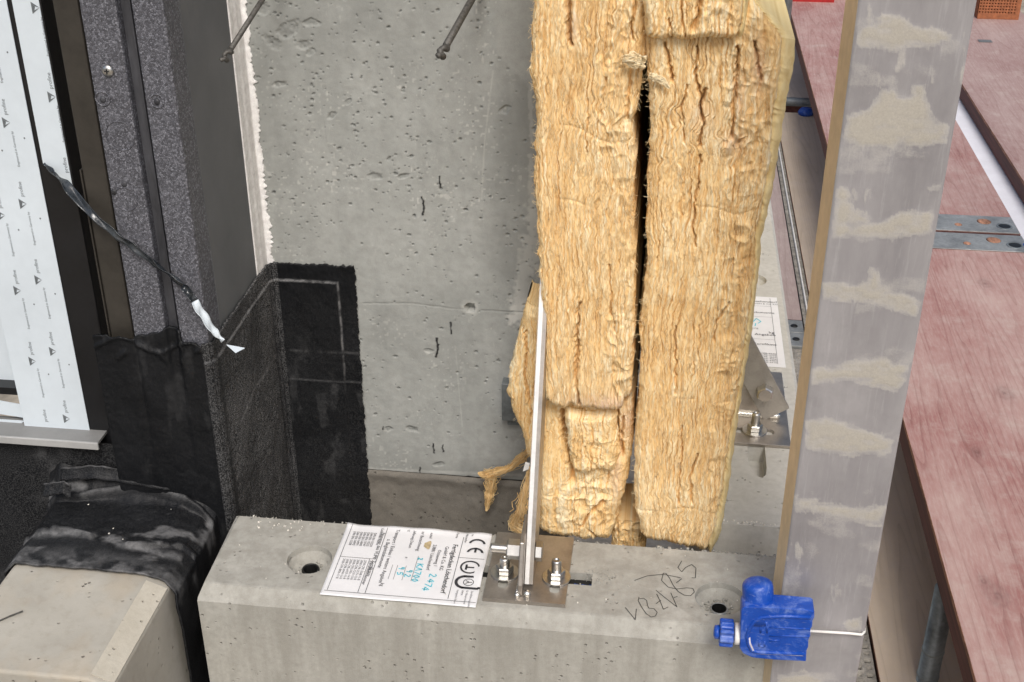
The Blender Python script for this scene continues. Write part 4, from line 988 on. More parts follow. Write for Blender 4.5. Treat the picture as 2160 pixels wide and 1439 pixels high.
    n = 7; j0 = rg.randint(2, nv-4, nf); i0 = rg.randint(1, nu-2, nf); st_ = rg.uniform(.8, 3.0, nf)*nv/760; sl = rg.normal(0, .55, nf); cu = rg.normal(0, .10, nf)
    k_ = np.arange(n)[None]; jf = np.clip(j0[:, None]+k_*st_[:, None], 0, nv-1.001); iff = np.clip(i0[:, None]+sl[:, None]*k_+cu[:, None]*k_**2, 0, nu-1.001)
    ja = jf.astype(int); ia = iff.astype(int); Pf = W[ja, ia]+(W[np.minimum(ja+1, nv-1), ia]-W[ja, ia])*(jf-ja)[..., None]+(W[ja, np.minimum(ia+1, nu-1)]-W[ja, ia])*(iff-ia)[..., None]
    lift = rg.uniform(.0001, 1., nf)**3*.0030; Pf[..., 1] -= .0003+lift[:, None]*np.sin(np.pi*k_/(n-1)); Pf[..., 0] += rg.normal(0, .0003, (nf, n))
    wr = rg.uniform(.00012, .00034, nf); an = np.array((0, 2.09, 4.19))
    Vf = np.repeat(Pf[:, :, None, :], 3, 2); Vf[..., 0] += wr[:, None, None]*np.cos(an); Vf[..., 1] += wr[:, None, None]*np.sin(an)
    cf = wcol(np.clip(rg.normal(.66, .22, nf), 0, 1)); FCa = np.repeat(cf, n*3, 0)
    bi = (np.arange(nf)*n*3)[:, None, None]+(np.arange(n-1)*3)[None, :, None]+np.zeros((1, 1, 3), int); a3 = np.arange(3)[None, None]; b3 = (np.arange(3)+1) % 3; b3 = b3[None, None]
    Fa = np.stack([bi+a3, bi+b3, bi+3+b3, bi+3+a3], -1).reshape(-1, 4); Va = Vf.reshape(-1, 3)
    V = []; F = []; FC = []
    # fuzz standing out at the two edges and foot
    for _ in range(int(nf*.07)):
        j = rg.randint(2, nv-3); side = rg.rand() < .5; i = 1 if side else nu-2
        if skin and not side: continue
        p = W[j, i].copy(); dx_ = (-1 if side else 1)*rg.uniform(.0, 1.)**2*.006; dz_ = rg.uniform(-.006, .006); r = rg.uniform(.00015, .00032); c_ = wcol(np.array(rg.uniform(.5, 1.0))); b0 = len(V)
        for k in range(4):
            t_ = k/3; x_, y_, z_ = p[0]+dx_*t_, p[1]-.002*t_, p[2]+dz_*t_*t_
            for a in (0, 2.09, 4.19): V.append((x_, y_+r*math.cos(a), z_+r*math.sin(a))); FC.append(c_)
        for k in range(3):
            for a in range(3): F.append((b0+k*3+a, b0+k*3+(a+1) % 3, b0+k*3+3+(a+1) % 3, b0+k*3+3+a))
    if V:
        Fa = np.concatenate([Fa, np.array(F)+len(Va)]); Va = np.concatenate([Va, np.array(V)]); FCa = np.concatenate([FCa, np.array(FC)])
    me = npmesh('loose_fibres', Va, Fa); addattrs(me, {'Col': FCa})
    fo_ = mesh_obj('loose_fibres', me, M['wool'], o); fo_['kind'] = 'stuff'
    if skin:
        xo = interp_pts(Rp, rows); n = 10; A = []
        e0 = W[:, -1].copy()
        D2 = np.stack([aty(a, b_, YP+.022) for a, b_ in zip(xo, PYg[:, -1])])
        for k in range(n):
            t_ = k/(n-1); P_ = e0*(1-t_)+D2*t_; P_[:, 1] -= .004*math.sin(math.pi*t_); P_[:, 0] += .0035*t_*(fbm(e0[:, 2]*60, e0[:, 2]*0+t_*3, seed+60, 3)-.5); A.append(P_)
        Bk = D2.copy(); Bk[:, 1] += depth; A.append(Bk)
        P_ = np.stack(A, 1); fq = fbm(P_[..., 2]*70, P_[..., 0]*160+P_[..., 1]*60, seed+61, 4)[..., None]; P_[..., 1] -= .003*(fq[..., 0]-.5); gridmesh('facing_sheet', P_, M['wool'], o, {'Col': np.array((.70, .50, .20))*(1-fq)+np.array((.92, .78, .44))*fq})
    return o, W
YS = 1.452
slab('insulation_slab', [(1123, -420), (1124, 0), (1119, 90), (1117, 150), (1130, 215), (1128, 300), (1124, 380), (1133, 450), (1134, 540), (1140, 640), (1141, 720), (1146, 860)],
     [(1356, -420), (1358, 0), (1362, 90), (1355, 180), (1344, 240), (1329, 262), (1338, 310), (1338, 420), (1338, 560), (1336, 700), (1333, 800), (1331, 860)], -420, 858, YS,
     'tall left insulation slab directly beside the concrete wall, dark gap on its right', 101, depth=1.7, nu=210, nv=760,
     cracks=[([(1198, -80), (1199, 20), (1203, 95)], 5, .020), ([(1215, 690), (1219, 740), (1213, 800), (1224, 858)], 3.2, .014), ([(1224, 640), (1216, 690)], 2.2, .010), ([(1330, 130), (1327, 190), (1322, 250)], 3.2, .010), ([(1278, 165), (1274, 200), (1268, 240)], 2.2, .006),
             ([(1338, -60), (1340, 10), (1331, 60), (1336, 85)], 3.5, .010), ([(1285, 560), (1288, 640), (1296, 700)], 1.8, .005), ([(1240, 250), (1236, 320)], 1.6, .004)],
     clump=[(1300, 120, 40, 260, .75), (1310, 760, 30, 110, .9), (1318, 400, 16, 200, .5), (1290, 230, 30, 80, .6)], crinkle=[(1270, 250, 60, 160, .9), (1200, 700, 60, 120, .2)],
     bottom=[(1146, 848), (1170, 862), (1190, 872), (1205, 862), (1240, 868), (1300, 874), (1312, 866), (1316, 850), (1333, 842)], pink=[(1290, 858, 60, 22, .8), (1240, 850, 60, 16, .5), (1210, 55, 12, 40, .5)])
slab('insulation_slab', [(1363, 88), (1368, 150), (1374, 220), (1369, 300), (1367, 420), (1364, 560), (1352, 680), (1349, 800), (1345, 900), (1340, 960), (1337, 1060), (1340, 1100), (1349, 1140)],
     [(1585, 0), (1600, 1), (1640, 42), (1676, 82), (1672, 150), (1655, 240), (1642, 320), (1630, 400), (1607, 500), (1598, 600), (1592, 650), (1575, 760), (1557, 880), (1545, 960), (1535, 1040), (1521, 1110), (1497, 1166)], 2, 1160, YS-.004,
     'thick right insulation slab with yellow facing and wide loose flare at its top', 202, depth=1.7, nu=240, nv=760,
     cracks=[([(1400, 92), (1412, 130), (1420, 170)], 4, .012), ([(1470, 100), (1468, 160), (1480, 210), (1478, 250)], 3, .010), ([(1488, 190), (1478, 230), (1484, 262), (1476, 310)], 3, .014), ([(1477, 330), (1470, 400), (1462, 470), (1468, 520)], 2.2, .009), ([(1555, 100), (1556, 150), (1548, 220), (1545, 290)], 4, .014), ([(1590, 90), (1600, 140), (1608, 170)], 4, .012), ([(1440, 900), (1436, 980), (1430, 1060)], 1.8, .006), ([(1470, 960), (1455, 1010), (1458, 1060)], 2.2, .008),
             ([(1425, 690), (1428, 760), (1424, 830)], 2, .007), ([(1540, 640), (1512, 680), (1508, 720)], 2, .007), ([(1450, 180), (1438, 230), (1446, 300)], 2, .007)],
     clump=[(1548, 300, 26, 34, 1.9), (1585, 240, 55, 190, 1.0), (1560, 430, 36, 170, .8), (1545, 720, 34, 260, .75), (1520, 1000, 26, 130, .55), (1600, 60, 40, 60, .6)], crinkle=[(1470, 240, 70, 90, 2.2), (1420, 1090, 60, 50, 2.0), (1500, 330, 80, 50, 1.2), (1400, 400, 40, 120, .3)],
     bottom=[(1340, 1128), (1352, 1138), (1400, 1150), (1440, 1158), (1480, 1166), (1497, 1166)],
     top=[(1363, 70), (1500, 60), (1570, 30), (1585, 2), (1610, 4)], skin=[(0, 0), (10, 2), (1, 40), (22, 82), (26, 150), (24, 240), (16, 330), (12, 500), (9, 700), (9, 900), (13, 1100), (9, 1160)] and [(10, 0), (14, 2), (22, 42), (24, 82), (26, 150), (22, 240), (15, 330), (10, 500), (8, 700), (8, 900), (13, 1100), (10, 1160)],
     pink=[(1560, 200, 12, 60, .5), (1548, 300, 24, 26, .5), (1480, 250, 30, 40, .35), (1600, 140, 14, 60, .6)])
slab('insulation_slab', [(1353, -420), (1356, 0), (1361, 50), (1366, 84)], [(1588, -420), (1580, 0), (1572, 60), (1564, 84)], -420, 84, YS-.022,
     'short upper insulation slab resting on the thick right slab', 303, nu=200, nv=300,
     cracks=[([(1468, -60), (1476, 0), (1473, 40), (1462, 62)], 4.5, .016), ([(1437, -20), (1440, 40), (1446, 80)], 2, .007), ([(1412, 40), (1420, 84)], 2, .006)], clump=[(1520, 40, 40, 60, .9)], crinkle=[(1420, 40, 60, 60, .5)],
     bottom=[(1366, 80), (1390, 86), (1420, 84), (1440, 88), (1500, 82), (1540, 86), (1566, 80)], skin=[(8, -420), (8, 0), (9, 84)])
slab('insulation_slab', [(1136, 846), (1136, 1000), (1134, 1080), (1136, 1150)], [(1336, 846), (1338, 900), (1336, 938), (1325, 1010), (1308, 1080), (1290, 1142)], 846, 1150, YS+.030,
     'torn lower insulation piece below the left slab, behind the steel strut', 404, depth=1.6, nu=200, nv=260,
     cracks=[([(1186, 870), (1192, 900), (1202, 960), (1206, 1015)], 6, .018), ([(1300, 870), (1303, 930), (1310, 960)], 6, .016), ([(1270, 1060), (1240, 1090), (1228, 1110)], 3.5, .012), ([(1316, 880), (1312, 920)], 3, .01), ([(1245, 1120), (1262, 1146)], 2.5, .008)],
     clump=[(1230, 1060, 80, 60, .9), (1290, 980, 30, 80, .8), (1250, 920, 60, 40, .4)], crinkle=[(1220, 920, 60, 60, .6)],
     bottom=[(1136, 1128), (1200, 1140), (1260, 1146), (1290, 1144)], pink=[(1300, 990, 12, 70, .55), (1325, 890, 16, 40, .6)])
slab('insulation_slab', [(1190, 868), (1193, 900), (1200, 960), (1206, 1000)], [(1302, 868), (1300, 920), (1306, 960), (1296, 1000)], 866, 1002, YS+.014,
     'ragged square insulation offcut stuffed under the left slab', 505, nu=130, nv=130, clump=[(1250, 960, 60, 40, .7)], crinkle=[(1250, 900, 60, 40, .6)],
     bottom=[(1200, 992), (1230, 1006), (1270, 1000), (1300, 1008)], top=[(1190, 868), (1250, 876), (1300, 870)], depth=.05)
slab('insulation_slab', [(1108, 648), (1098, 690), (1086, 740), (1070, 800), (1072, 840), (1086, 890), (1104, 940), (1112, 985)], [(1160, 648), (1160, 800), (1160, 985)], 648, 985, YS+.075,
     'bulging insulation piece squeezed out left of the steel strut', 606, nu=110, nv=240, cracks=[([(1110, 700), (1108, 800), (1122, 880)], 2.5, .006)], crinkle=[(1100, 800, 40, 90, .2)],
     bottom=[(1112, 975), (1160, 985)], top=[(1108, 650), (1130, 655), (1160, 648)], depth=.07)
slab('insulation_slab', [(1290, 1105), (1296, 1125), (1288, 1160)], [(1360, 1105), (1360, 1160)], 1100, 1165, YS+.045,
     'small dark insulation remnant in the gap between the two slabs at the block', 707, nu=70, nv=60, clump=[(1320, 1130, 60, 40, 1.)], depth=.10)
# torn wisps
def wisp(pts, r, Y, seed, label, name='insulation_wisp', parent=None, col=(.3, .75)):
    rg = np.random.RandomState(seed); n = 40; k = np.linspace(0, len(pts)-1, n); kk = np.arange(len(pts))
    px = np.interp(k, kk, [p[0] for p in pts]); py = np.interp(k, kk, [p[1] for p in pts]); rr = np.interp(k, kk, r)
    Cn = np.stack([aty(a, b_, Y+.006*(vn(np.array(i*.2), np.array(0.), seed)-.5)) for i, (a, b_) in enumerate(zip(px, py))])
    T = np.gradient(Cn, axis=0); T /= np.linalg.norm(T, axis=1)[:, None]
    N1 = np.cross(T, [0, 1., 0]); N1 /= np.linalg.norm(N1, axis=1)[:, None]
    V = []; F = []; FC = []
    for q_ in range(420):
        a0 = rg.randint(0, n-6); L_ = rg.randint(8, 26); a1 = min(n-1, a0+L_); m = 7; ph = rg.uniform(0, 6.28); rad0 = abs(rg.normal(0, .55)); rad0 = min(rad0, 1.5); ww = rg.uniform(.0003, .0007)
        c_ = wcol(np.array(rg.uniform(*col))); b0 = len(V); dr = rg.uniform(-1.2, 1.2)
        for k_ in range(m):
            t_ = a0+(a1-a0)*k_/(m-1); i_ = int(t_); p = Cn[i_]; an = ph+dr*k_/(m-1); rd = rr[i_]*rad0*(1+.25*math.sin(k_*1.7+ph))
            x_ = p+N1[i_]*(rd*math.cos(an))+np.array([0, 1., 0])*(.5*rd*math.sin(an))
            for b_ in (0, 2.09, 4.19): V.append(tuple(x_+N1[i_]*ww*math.cos(b_)+np.array([0, ww*math.sin(b_), 0]))); FC.append(c_)
        for k_ in range(m-1):
            for b_ in range(3): F.append((b0+k_*3+b_, b0+k_*3+(b_+1) % 3, b0+k_*3+3+(b_+1) % 3, b0+k_*3+3+b_))
    me = npmesh(name, np.array(V), np.array(F)); addattrs(me, {'Col': np.array(FC)})
    o = mesh_obj(name, me, M['wool'], parent)
    if parent is None: tag(o, label, 'insulation')
wisp([(1118, 945), (1098, 968), (1075, 988), (1045, 998), (1025, 1002), (1008, 998)], [.006, .009, .006, .008, .009, .001], 1.66, 11, 'yellow wisp of wool trailing left over the wall foot')
wisp([(1040, 1000), (1036, 1025), (1031, 1050), (1026, 1078)], [.010, .009, .006, .001], 1.665, 12, 'thin hanging tail of wool below the yellow wisp')
wisp([(1118, 985), (1108, 1030), (1098, 1075), (1082, 1108), (1102, 1122)], [.004, .006, .009, .012, .006], 1.50, 13, 'pale yellow wool shred left of the strut foot')
wisp([(1312, 128), (1335, 123), (1352, 128), (1366, 120)], [.003, .006, .005, .001], YS-.012, 14, 'pale tuft bridging the gap at the top between the slabs', col=(.75, 1.))
wisp([(1320, 130), (1340, 138), (1362, 142)], [.002, .004, .001], YS-.014, 15, 'short second tuft under the pale bridging tuft', col=(.75, 1.))
wisp([(1368, 160), (1380, 163), (1400, 172), (1412, 186)], [.004, .004, .003, .001], YS-.014, 16, 'white tuft on the left edge of the thick right slab', col=(.85, 1.))
b = MB(); pp = aty(1107, 985, 1.47); b.prism([tuple(aty(*p, 1.47)) for p in ((1103, 995), (1108, 978), (1117, 980), (1115, 990))], (0, .001, .002)); tag(b.build('plastic_scrap', M['white']), 'tiny white plastic scrap beside the strut', 'scrap')
# grey fixing block on the wall behind the bulge
b = MB(); p0 = aty(1062, 795, YW); b.box((p0[0], YW-.022, aty(1062, 872, YW)[2]), (p0[0]+.05, YW-.001, p0[2])); b.box((p0[0]+.008, YW-.014, aty(1062, 886, YW)[2]), (p0[0]+.05, YW-.001, aty(1062, 872, YW)[2]-.001)); tag(b.build('anchor_plate', M['zinc'], bevel=.001), 'dark grey anchor plate on the wall half hidden by the bulging insulation', 'anchor plate')

# wire wall ties sticking out of the concrete
def tie(pa_, pb_, ya, yb, seed, label, rad=.0032):
    A = Vector(aty(*pa_, ya)); B = Vector(aty(*pb_, yb)); d = B-A; W_ = A-d.normalized()*(.0)
    up_ = A+(A-B)*( (YW-ya)/(ya-yb) )
    t = thing('wall_tie', tuple(B), label, 'wall tie', 'wire wall ties')
    m = MB(); m.tube([up_, A, B-d*.16], rad, 10); m.build('wire', M['rod'], t, True)
    e = d.normalized(); a = e.orthogonal().normalized(); c = e.cross(a); pts = []; rr = []
    for i in range(26):
        f = i/25; an = f*11; pts.append(B-d*.16+d*(.22*f)+(a*math.cos(an)+c*math.sin(an))*.0030); rr.append(rad*(.85 if i % 6 else 1.15)*(1-.2*f))
    m = MB(); m.tube(pts, rr, 8); m.build('twisted_end', M['rod'], t, True)
tie((995, 0), (930, 116), 1.62, 1.46, 1, 'dark wire tie hanging in front of the bare concrete', .0046)
tie((553, 0), (474, 124), 1.62, 1.50, 2, 'dark wire tie crossing the white foam seam', .0036)

# ------------------------------------------------------------------ aluminium straightedge and blue clamp
def straightedge():
    t = thing('straightedge', (.23, 1.24, -.45), 'tall aluminium straightedge smeared with dry mortar standing at the block', 'straightedge')
    yt, yb = 1.193, 1.226
    TL, TR, BL, BR = [Vector(aty(a, b_, Y)) for a, b_, Y in ((1811, 0, yt), (2061, 0, yt), (1645, 1279, yb), (1833, 1285, yb))]
    def along(A, B_, f): return A+(B_-A)*f
    f0, f1 = -.45, 1.75
    c = {k: (along(a, b_, f0), along(a, b_, f1)) for k, (a, b_) in dict(L=(TL, BL), R=(TR, BR)).items()}
    nu, nv = 90, 620
    U, V = np.meshgrid(np.linspace(0, 1, nu), np.linspace(0, 1, nv))
    L0, L1, R0, R1 = [np.array(v) for v in (*c['L'], *c['R'])]
    P = (L0+(L1-L0)*V[..., None])*(1-U[..., None])+(R0+(R1-R0)*V[..., None])*U[..., None]
    # photograph position of every point of the face, for the placing of the mortar smears
    d = P-CAM; dep = d@fw; PX = 1080+FPX*(d@rt)/dep; PY = 719.5-FPX*(d@up)/dep
    mo = np.zeros_like(U)
    sm = [[(1812, 60), (1840, 45), (1870, 28), (1900, 30), (1920, 48), (1960, 58), (2008, 70), (2005, 88), (1950, 100), (1880, 110), (1808, 100)],
          [(1785, 245), (1830, 228), (1850, 205), (1858, 185), (1872, 190), (1890, 180), (1898, 200), (1920, 205), (1925, 178), (1950, 175), (1955, 215), (1968, 245), (2000, 268), (1995, 305), (1900, 312), (1780, 305)],
          [(1765, 400), (1790, 392), (1800, 440), (1840, 455), (1830, 480), (1760, 470)], [(1755, 465), (1850, 470), (1900, 448), (1970, 440), (1965, 490), (1900, 500), (1760, 500)], [(1955, 400), (1985, 388), (1985, 405), (1965, 408)],
          [(1735, 600), (1800, 596), (1830, 600), (1830, 570), (1850, 568), (1858, 600), (1900, 615), (1945, 640), (1935, 670), (1880, 655), (1820, 640), (1735, 632)],
          [(1715, 780), (1780, 765), (1860, 755), (1920, 765), (1912, 800), (1890, 830), (1830, 812), (1780, 800), (1710, 812)],
          [(1700, 890), (1740, 880), (1780, 890), (1850, 915), (1885, 930), (1880, 955), (1800, 965), (1700, 945)],
          [(1670, 1050), (1740, 1055), (1800, 1065), (1870, 1068), (1862, 1110), (1800, 1100), (1680, 1075)],
          [(1780, 1310), (1815, 1300), (1815, 1330), (1790, 1330)], [(1640, 1425), (1690, 1412), (1740, 1425), (1720, 1475), (1640, 1475)], [(1650, 1180), (1662, 1176), (1660, 1192), (1650, 1194)]]
    nx = 26*(fbm(PX*.035, PY*.05, 3, 5)-.5)+8*(vn(PX*.25, PY*.3, 8)-.5); ny = 26*(fbm(PX*.035, PY*.05, 13, 5)-.5)+8*(vn(PX*.25, PY*.3, 18)-.5)
    for p in sm:
        cl = p+p[:1]; ins = inpoly(PX+nx*.4, PY+ny*.55, p); dd = polydist(PX+nx*.4, PY+ny*.55, cl)
        mo = np.maximum(mo, np.where(ins, 
                         .45+.55*sstep(2, 16, dd), .45*(1-sstep(0, 3, dd))))
    mo = mo*(.62+.5*sstep(.3, .6, fbm(PX*.03, PY*.09, 23, 5))); mo = np.maximum(mo, .45*sstep(.70, .80, fbm(PX*.03, PY*.012, 33, 5)))
    mo = np.maximum(mo, .30*sstep(.55, .8, fbm(PX*.012, PY*.02, 37, 3)))
    mo = np.clip(mo, 0, 1)
    P[..., 1] -= .0006*mo*(.5+fbm(PX*.12, PY*.12, 43, 3))
    # rolled corners of the profile
    e = np.minimum(U, 1-U)*.11; P[..., 1] += .0014*np.clip(1-e/.003, 0, 1)**2
    gridmesh('front_face', P, M['alu'], t, {'mortar': mo})
    ax = Vector(L1-L0); th = Vector((0, .024, 0)); ol = Vector((-.0085, .0, 0))
    q0 = [Vector(L0)+Vector((0, .0016, 0)), Vector(R0)+Vector((0, .0016, 0)), Vector(R0)+th+Vector((.004, 0, 0)), Vector(L0)+th+ol]
    q1 = [Vector(L1)+Vector((0, .0016, 0)), Vector(R1)+Vector((0, .0016, 0)), Vector(R1)+th+Vector((.004, 0, 0)), Vector(L1)+th+ol]
    pyd('side_wall', [q0[0], q0[3], q1[3], q1[0]], [(0, 1, 2, 3)], M['aluside'], t)
    pyd('back_wall', q0[1:]+q1[1:], [(0, 1, 4, 3), (1, 2, 5, 4)], M['alu'], t)
    return t
straightedge()
def clamp():
    t = thing('clamp', (.16, 1.21, .01), 'scuffed blue plastic clamp holding the straightedge at the right end of the block', 'clamp')
    Yc = 1.186
    def A(a, b_, Y=Yc): return tuple(aty(1500+a/6.54, 1190+b_/6.54, Y))
    out = [(415, 650), (430, 610), (470, 592), (620, 592), (900, 600), (1390, 640), (1425, 660), (1425, 740), (1400, 790), (1395, 870), (1372, 900), (1370, 990), (1345, 1050), (1340, 1150), (1318, 1200), (1310, 1345), (900, 1325), (620, 1300), (560, 1290), (440, 1235), (395, 1165), (400, 1080)]
    b = MB(); b.prism([A(*p) for p in out], (0, .0245, 0)); b.build('body', M['blue'], t, bevel=.0012, seg=2)
    ck = [(420, 650), (470, 600), (800, 612), (640, 1290), (560, 1280), (400, 1160)]
    b = MB(); b.prism([A(a, q, Yc+.025) for a, q in ck], (0, .028, 0)); b.build('jaw', M['blue'], t, bevel=.002)
    # raised U-shaped rib and bars on the front
    rib = [(1380, 735), (1000, 720), (700, 735), (600, 790), (530, 880), (500, 980), (515, 1090), (560, 1190), (640, 1215), (1290, 1240)]
    b = MB(); b.tube([Vector(A(*p))+Vector((0, .0004, 0)) for p in rib], .0026, 8); b.build('rib', M['blue'], t, True)
    b = MB(); b.tube([Vector(A(*p))+Vector((0, -.0002, 0)) for p in [(520, 1010), (530, 1090), (575, 1190), (640, 1222), (1000, 1235), (1270, 1250)]], .0017, 8); b.build('scraped_rib', M['chalk'], t, True)
    for p, q in (((800, 870), (1370, 900)), ((800, 990), (1360, 1000)), ((680, 820), (680, 950)), ((760, 800), (770, 950)), ((670, 1050), (660, 1130)), ((740, 1060), (735, 1140)), ((660, 1130), (735, 1140)), ((800, 1060), (960, 1050)), ((680, 820), (760, 800))):
        b = MB(); b.tube([Vector(A(*p))+Vector((0, .0004, 0)), Vector(A(*q))+Vector((0, .0004, 0))], .0013, 6); b.build('relief_bar', M['blue'], t, True)
    # hollow handle tube
    c0 = Vector(A(655, 640, Yc+.018)); c1 = Vector(A(640, 250, Yc+.026)); ax = (c1-c0)
    b = MB(); n = 14; pts = [c0-ax*.3, c0, c0+ax*.85]; rr = [.0188, .0188, .0186]
    for k in range(1, 7): an = math.pi/2*k/6; pts.append(c0+ax*.85+ax.normalized()*.009*math.sin(an)); rr.append(.0186*max(.12, math.cos(an))**.55)
    b.tube(pts, rr, 30); b.build('handle', M['blue'], t, True)
    # star knob with white collar on the side screw
    kc = Vector(A(250, 950, Yc+.016)); b = MB(); pr = []
    for k in range(48):
        an = 2*math.pi*k/48; r = .0150+.0030*math.cos(an*8); pr.append((kc.x-.012, kc.y+r*math.cos(an), kc.z+r*math.sin(an)))
    b.prism(pr, (.017, 0, 0)); kn = b.build('knob', M['blue'], t, bevel=.002)
    b = MB(); b.lathe([(.005, -.019), (.0085, -.0175), (.009, -.0122)], tuple(kc), 'X', 18); b.build('knob_cap', M['blue'], kn, True)
    b = MB(); b.lathe([(.010, .0060), (.0135, .0070), (.0135, .0125), (.010, .0135)], tuple(kc), 'X', 26); b.build('collar', M['white'], t, True)
    b = MB(); b.lathe([(.006, .0135), (.006, .03)], tuple(kc), 'X', 18); b.build('screw', M['zincp'], t, True)
    # wire strap round the straightedge
    w0 = aty(1705, 1331, 1.214); w1 = aty(1790, 1336, 1.2215); w2 = aty(1817, 1339, 1.2215); w3 = aty(1823, 1334, 1.228)
    b = MB(); b.tube([w0, w1, w2, w3, (w3[0]+.004, 1.258, w3[2]+.004), (w0[0]-.02, 1.258, w3[2]+.004)], .0017, 10); b.build('strap', M['white'], t, True)
clamp()

# ------------------------------------------------------------------ scaffold
ZD = -.75
def deck(x0, x1, y0, y1, z, m, label, edge=.075, group='scaffold decks', knots=()):
    t = thing('scaffold_deck', ((x0+x1)/2, y0, z-edge), label, 'scaffold deck', group)
    nu, nv = (170, 900) if knots else (60, 200)
    X, Y = np.meshgrid(np.linspace(x0, x1, nu), np.linspace(y0, y1, nv)); Zq = z+.0012*(fbm(X*30, Y*4, 5, 3)-.5)
    kn_ = np.zeros_like(X)
    for kx, ky, r in knots:
        d = np.hypot((X-kx)*1., (Y-ky)*.62)/r+.5*(fbm(X*60, Y*30, 7, 3)-.5); kn_ = np.maximum(kn_, np.exp(-d**2)*(.42+.12*np.sin(d*9))*(.5+fbm(X*200, Y*120, 3, 3)))
    gridmesh('board', np.stack([X, Y, Zq], -1), m, t, {'knot': kn_})
    b = MB(); b.box((x0+.0005, y0, z-edge), (x1-.0005, y1, z-.0015)); b.build('edge_frame', M['plyedge'], t)
    b = MB(); b.box((x0-.001, y0, z-.012), (x0+.002, y1, z-.0006)); b.build('edge_trim', M['plyworn'], t)
    return t
M['plyworn'] = flat('worn_edge', (.33, .17, .11), .8, 0, .45, 60, .3, .3, (1, .2, 1))
kn = [tuple(atz(a, b_, ZD)[:2])+(r,) for a, b_, r in ((2120, 830, .024), (2062, 953, .016), (2078, 598, .020), (2105, 1256, .028), (2075, 1226, .014))]
da = deck(.703, 1.312, .6, 4.372, ZD, M['ply'], 'red plywood scaffold deck in the right foreground with knots and grain', knots=kn)
db = deck(.703, 1.312, 4.392, 8.6, ZD, M['ply'], 'red plywood deck continuing behind the steel joint plates')
dc = deck(1.445, 2.06, 1.5, 9.5, ZD, M['ply2'], 'worn pink deck on the far right carrying the perforated brick')
for y0, y1, par in ((4.225, 4.371, da), (4.393, 4.545, db)):
    b = MB(); b.box((.71, y0, ZD+.0012), (1.309, y1, ZD+.0045)); jp = b.build('joint_plate', M['zincp'], par, bevel=.002)
    for i, xx in enumerate((.80, .95, 1.10, 1.20, 1.265)):
        yy = (y0+y1)/2+(.02 if i % 2 else -.02)
        b = MB(); b.lathe([(.026 if i > 2 else .014, .0046), (.022 if i > 2 else .011, .0065), (.0005, .0055)], (xx, yy, ZD), 'Z', 18); b.build('rivet', M['dark'] if i == 4 else M['plyworn'], jp, True)
    b = MB(); b.lathe([(.030, .0046), (.028, .0072), (.022, .0072), (.021, .0046)], (1.265, (y0+y1)/2-.02, ZD), 'Z', 24, False); b.build('rivet_ring', M['zinc'], jp, True)
b = MB(); p = atz(2080, 88, ZD); b.box((p[0]-.04, p[1]-.02, ZD+.0008), (p[0]+.03, p[1]+.03, ZD+.003)); b.build('dark_patch', M['zinc'], dc)
# white board below the slot between the decks
b = MB(); b.box((1.25, 3.6, ZD-.10), (1.52, 9, ZD-.082)); tag(b.build('white_board', M['tarp']), 'white board showing in the slot between two decks', 'board')
# inner standards and ledgers
def pole(pts, r, label, name='scaffold_tube', m='zinc', grp='scaffold tubes'):
    b = MB(); b.tube(pts, r, 24); o = b.build(name, M[m], None, True); return tag(o, label, 'scaffold tube', grp)
tb = thing('scaffold_tube', (.722, 2.42, -4.2), 'dull galvanised tube standing below the edge of the red foreground deck', 'scaffold tube', 'scaffold tubes')
b = MB(); b.tube([(.722, 2.42, -4.2), (.722, 2.42, ZD-.078)], .0255, 28); b.build('tube', M['zinc'], tb, True)
for i in range(5):
    b = MB(); b.lathe([(.0257, -.003), (.0272, -.001), (.0272, .002), (.0257, .004)], (.722, 2.42, -1.02-.09*i+.01*(i % 2)), 'Z', 24, False); b.build('drip_ring', M['zinc'], tb, True)
pole([(1.385, 4.05, -1.2), (1.385, 4.05, 2.0)], .0300, 'grey scaffold standard at the right frame edge between the decks')
b = MB(); b.box((1.296, 4.10, ZD+.001), (1.345, 4.30, ZD+.006)); tag(b.build('blue_strap', M['blue'], bevel=.002), 'blue strap at the corner of the steel joint plates', 'strap')
ZL = -1.12; kl = (CAM[2]-ZL)/2.9
dl = deck(.795*kl, 1.40*kl, 1.2, 8.95*kl, ZL, M['plydust'], 'dusty weathered deck one level below, right of the perforated strip', .06, 'lower scaffold decks')
dm = deck(.255, .735*kl, 5.66*kl, 8.95*kl, ZL, M['plylow'], 'dusty pinkish lower deck beside the pale block', .06, 'lower scaffold decks')
dn = deck(.40, 1.42*kl, 9.08*kl, 13.5, ZL+.02, M['greywood'], 'stained grey plank floor beyond the horizontal tube', .06, 'lower scaffold decks')
pole([(.3, 9.02*kl, ZL+.045), (1.3, 9.02*kl, ZL+.045)], .024, 'horizontal galvanised tube across the lower decks')
pole([(.835*kl, 9.35*kl, ZL-.5), (.835*kl, 9.35*kl, 1.)], .025, 'upright grey tube beside the flared top of the insulation')
b = MB(); pb_ = atz(1700, 238, ZL+.01); b.lathe([(.04, 0), (.045, .015), (.03, .035), (.01, .04)], (pb_[0], pb_[1], ZL), 'Z', 16); tag(b.build('blue_scrap', M['blue'], None, True), 'small blue plastic scrap lying by the horizontal tube', 'scrap')
# hinge plates at the end of the lower deck
for i, (y0, y1) in enumerate(((5.52*kl, 5.65*kl), (5.38*kl, 5.515*kl))):
    b = MB(); b.box((.255, y0, ZL-.01), (.735*kl, y1, ZL+.003)); jp = b.build('joint_plate', M['zincp'], dm, bevel=.002)
    for xx in (.64*kl, .69*kl): 
        b = MB(); b.lathe([(.014, .0032), (.011, .006), (.0005, .006)], (xx, (y0+y1)/2, ZL), 'Z', 14); b.build('rivet', M['dark'], jp, True)
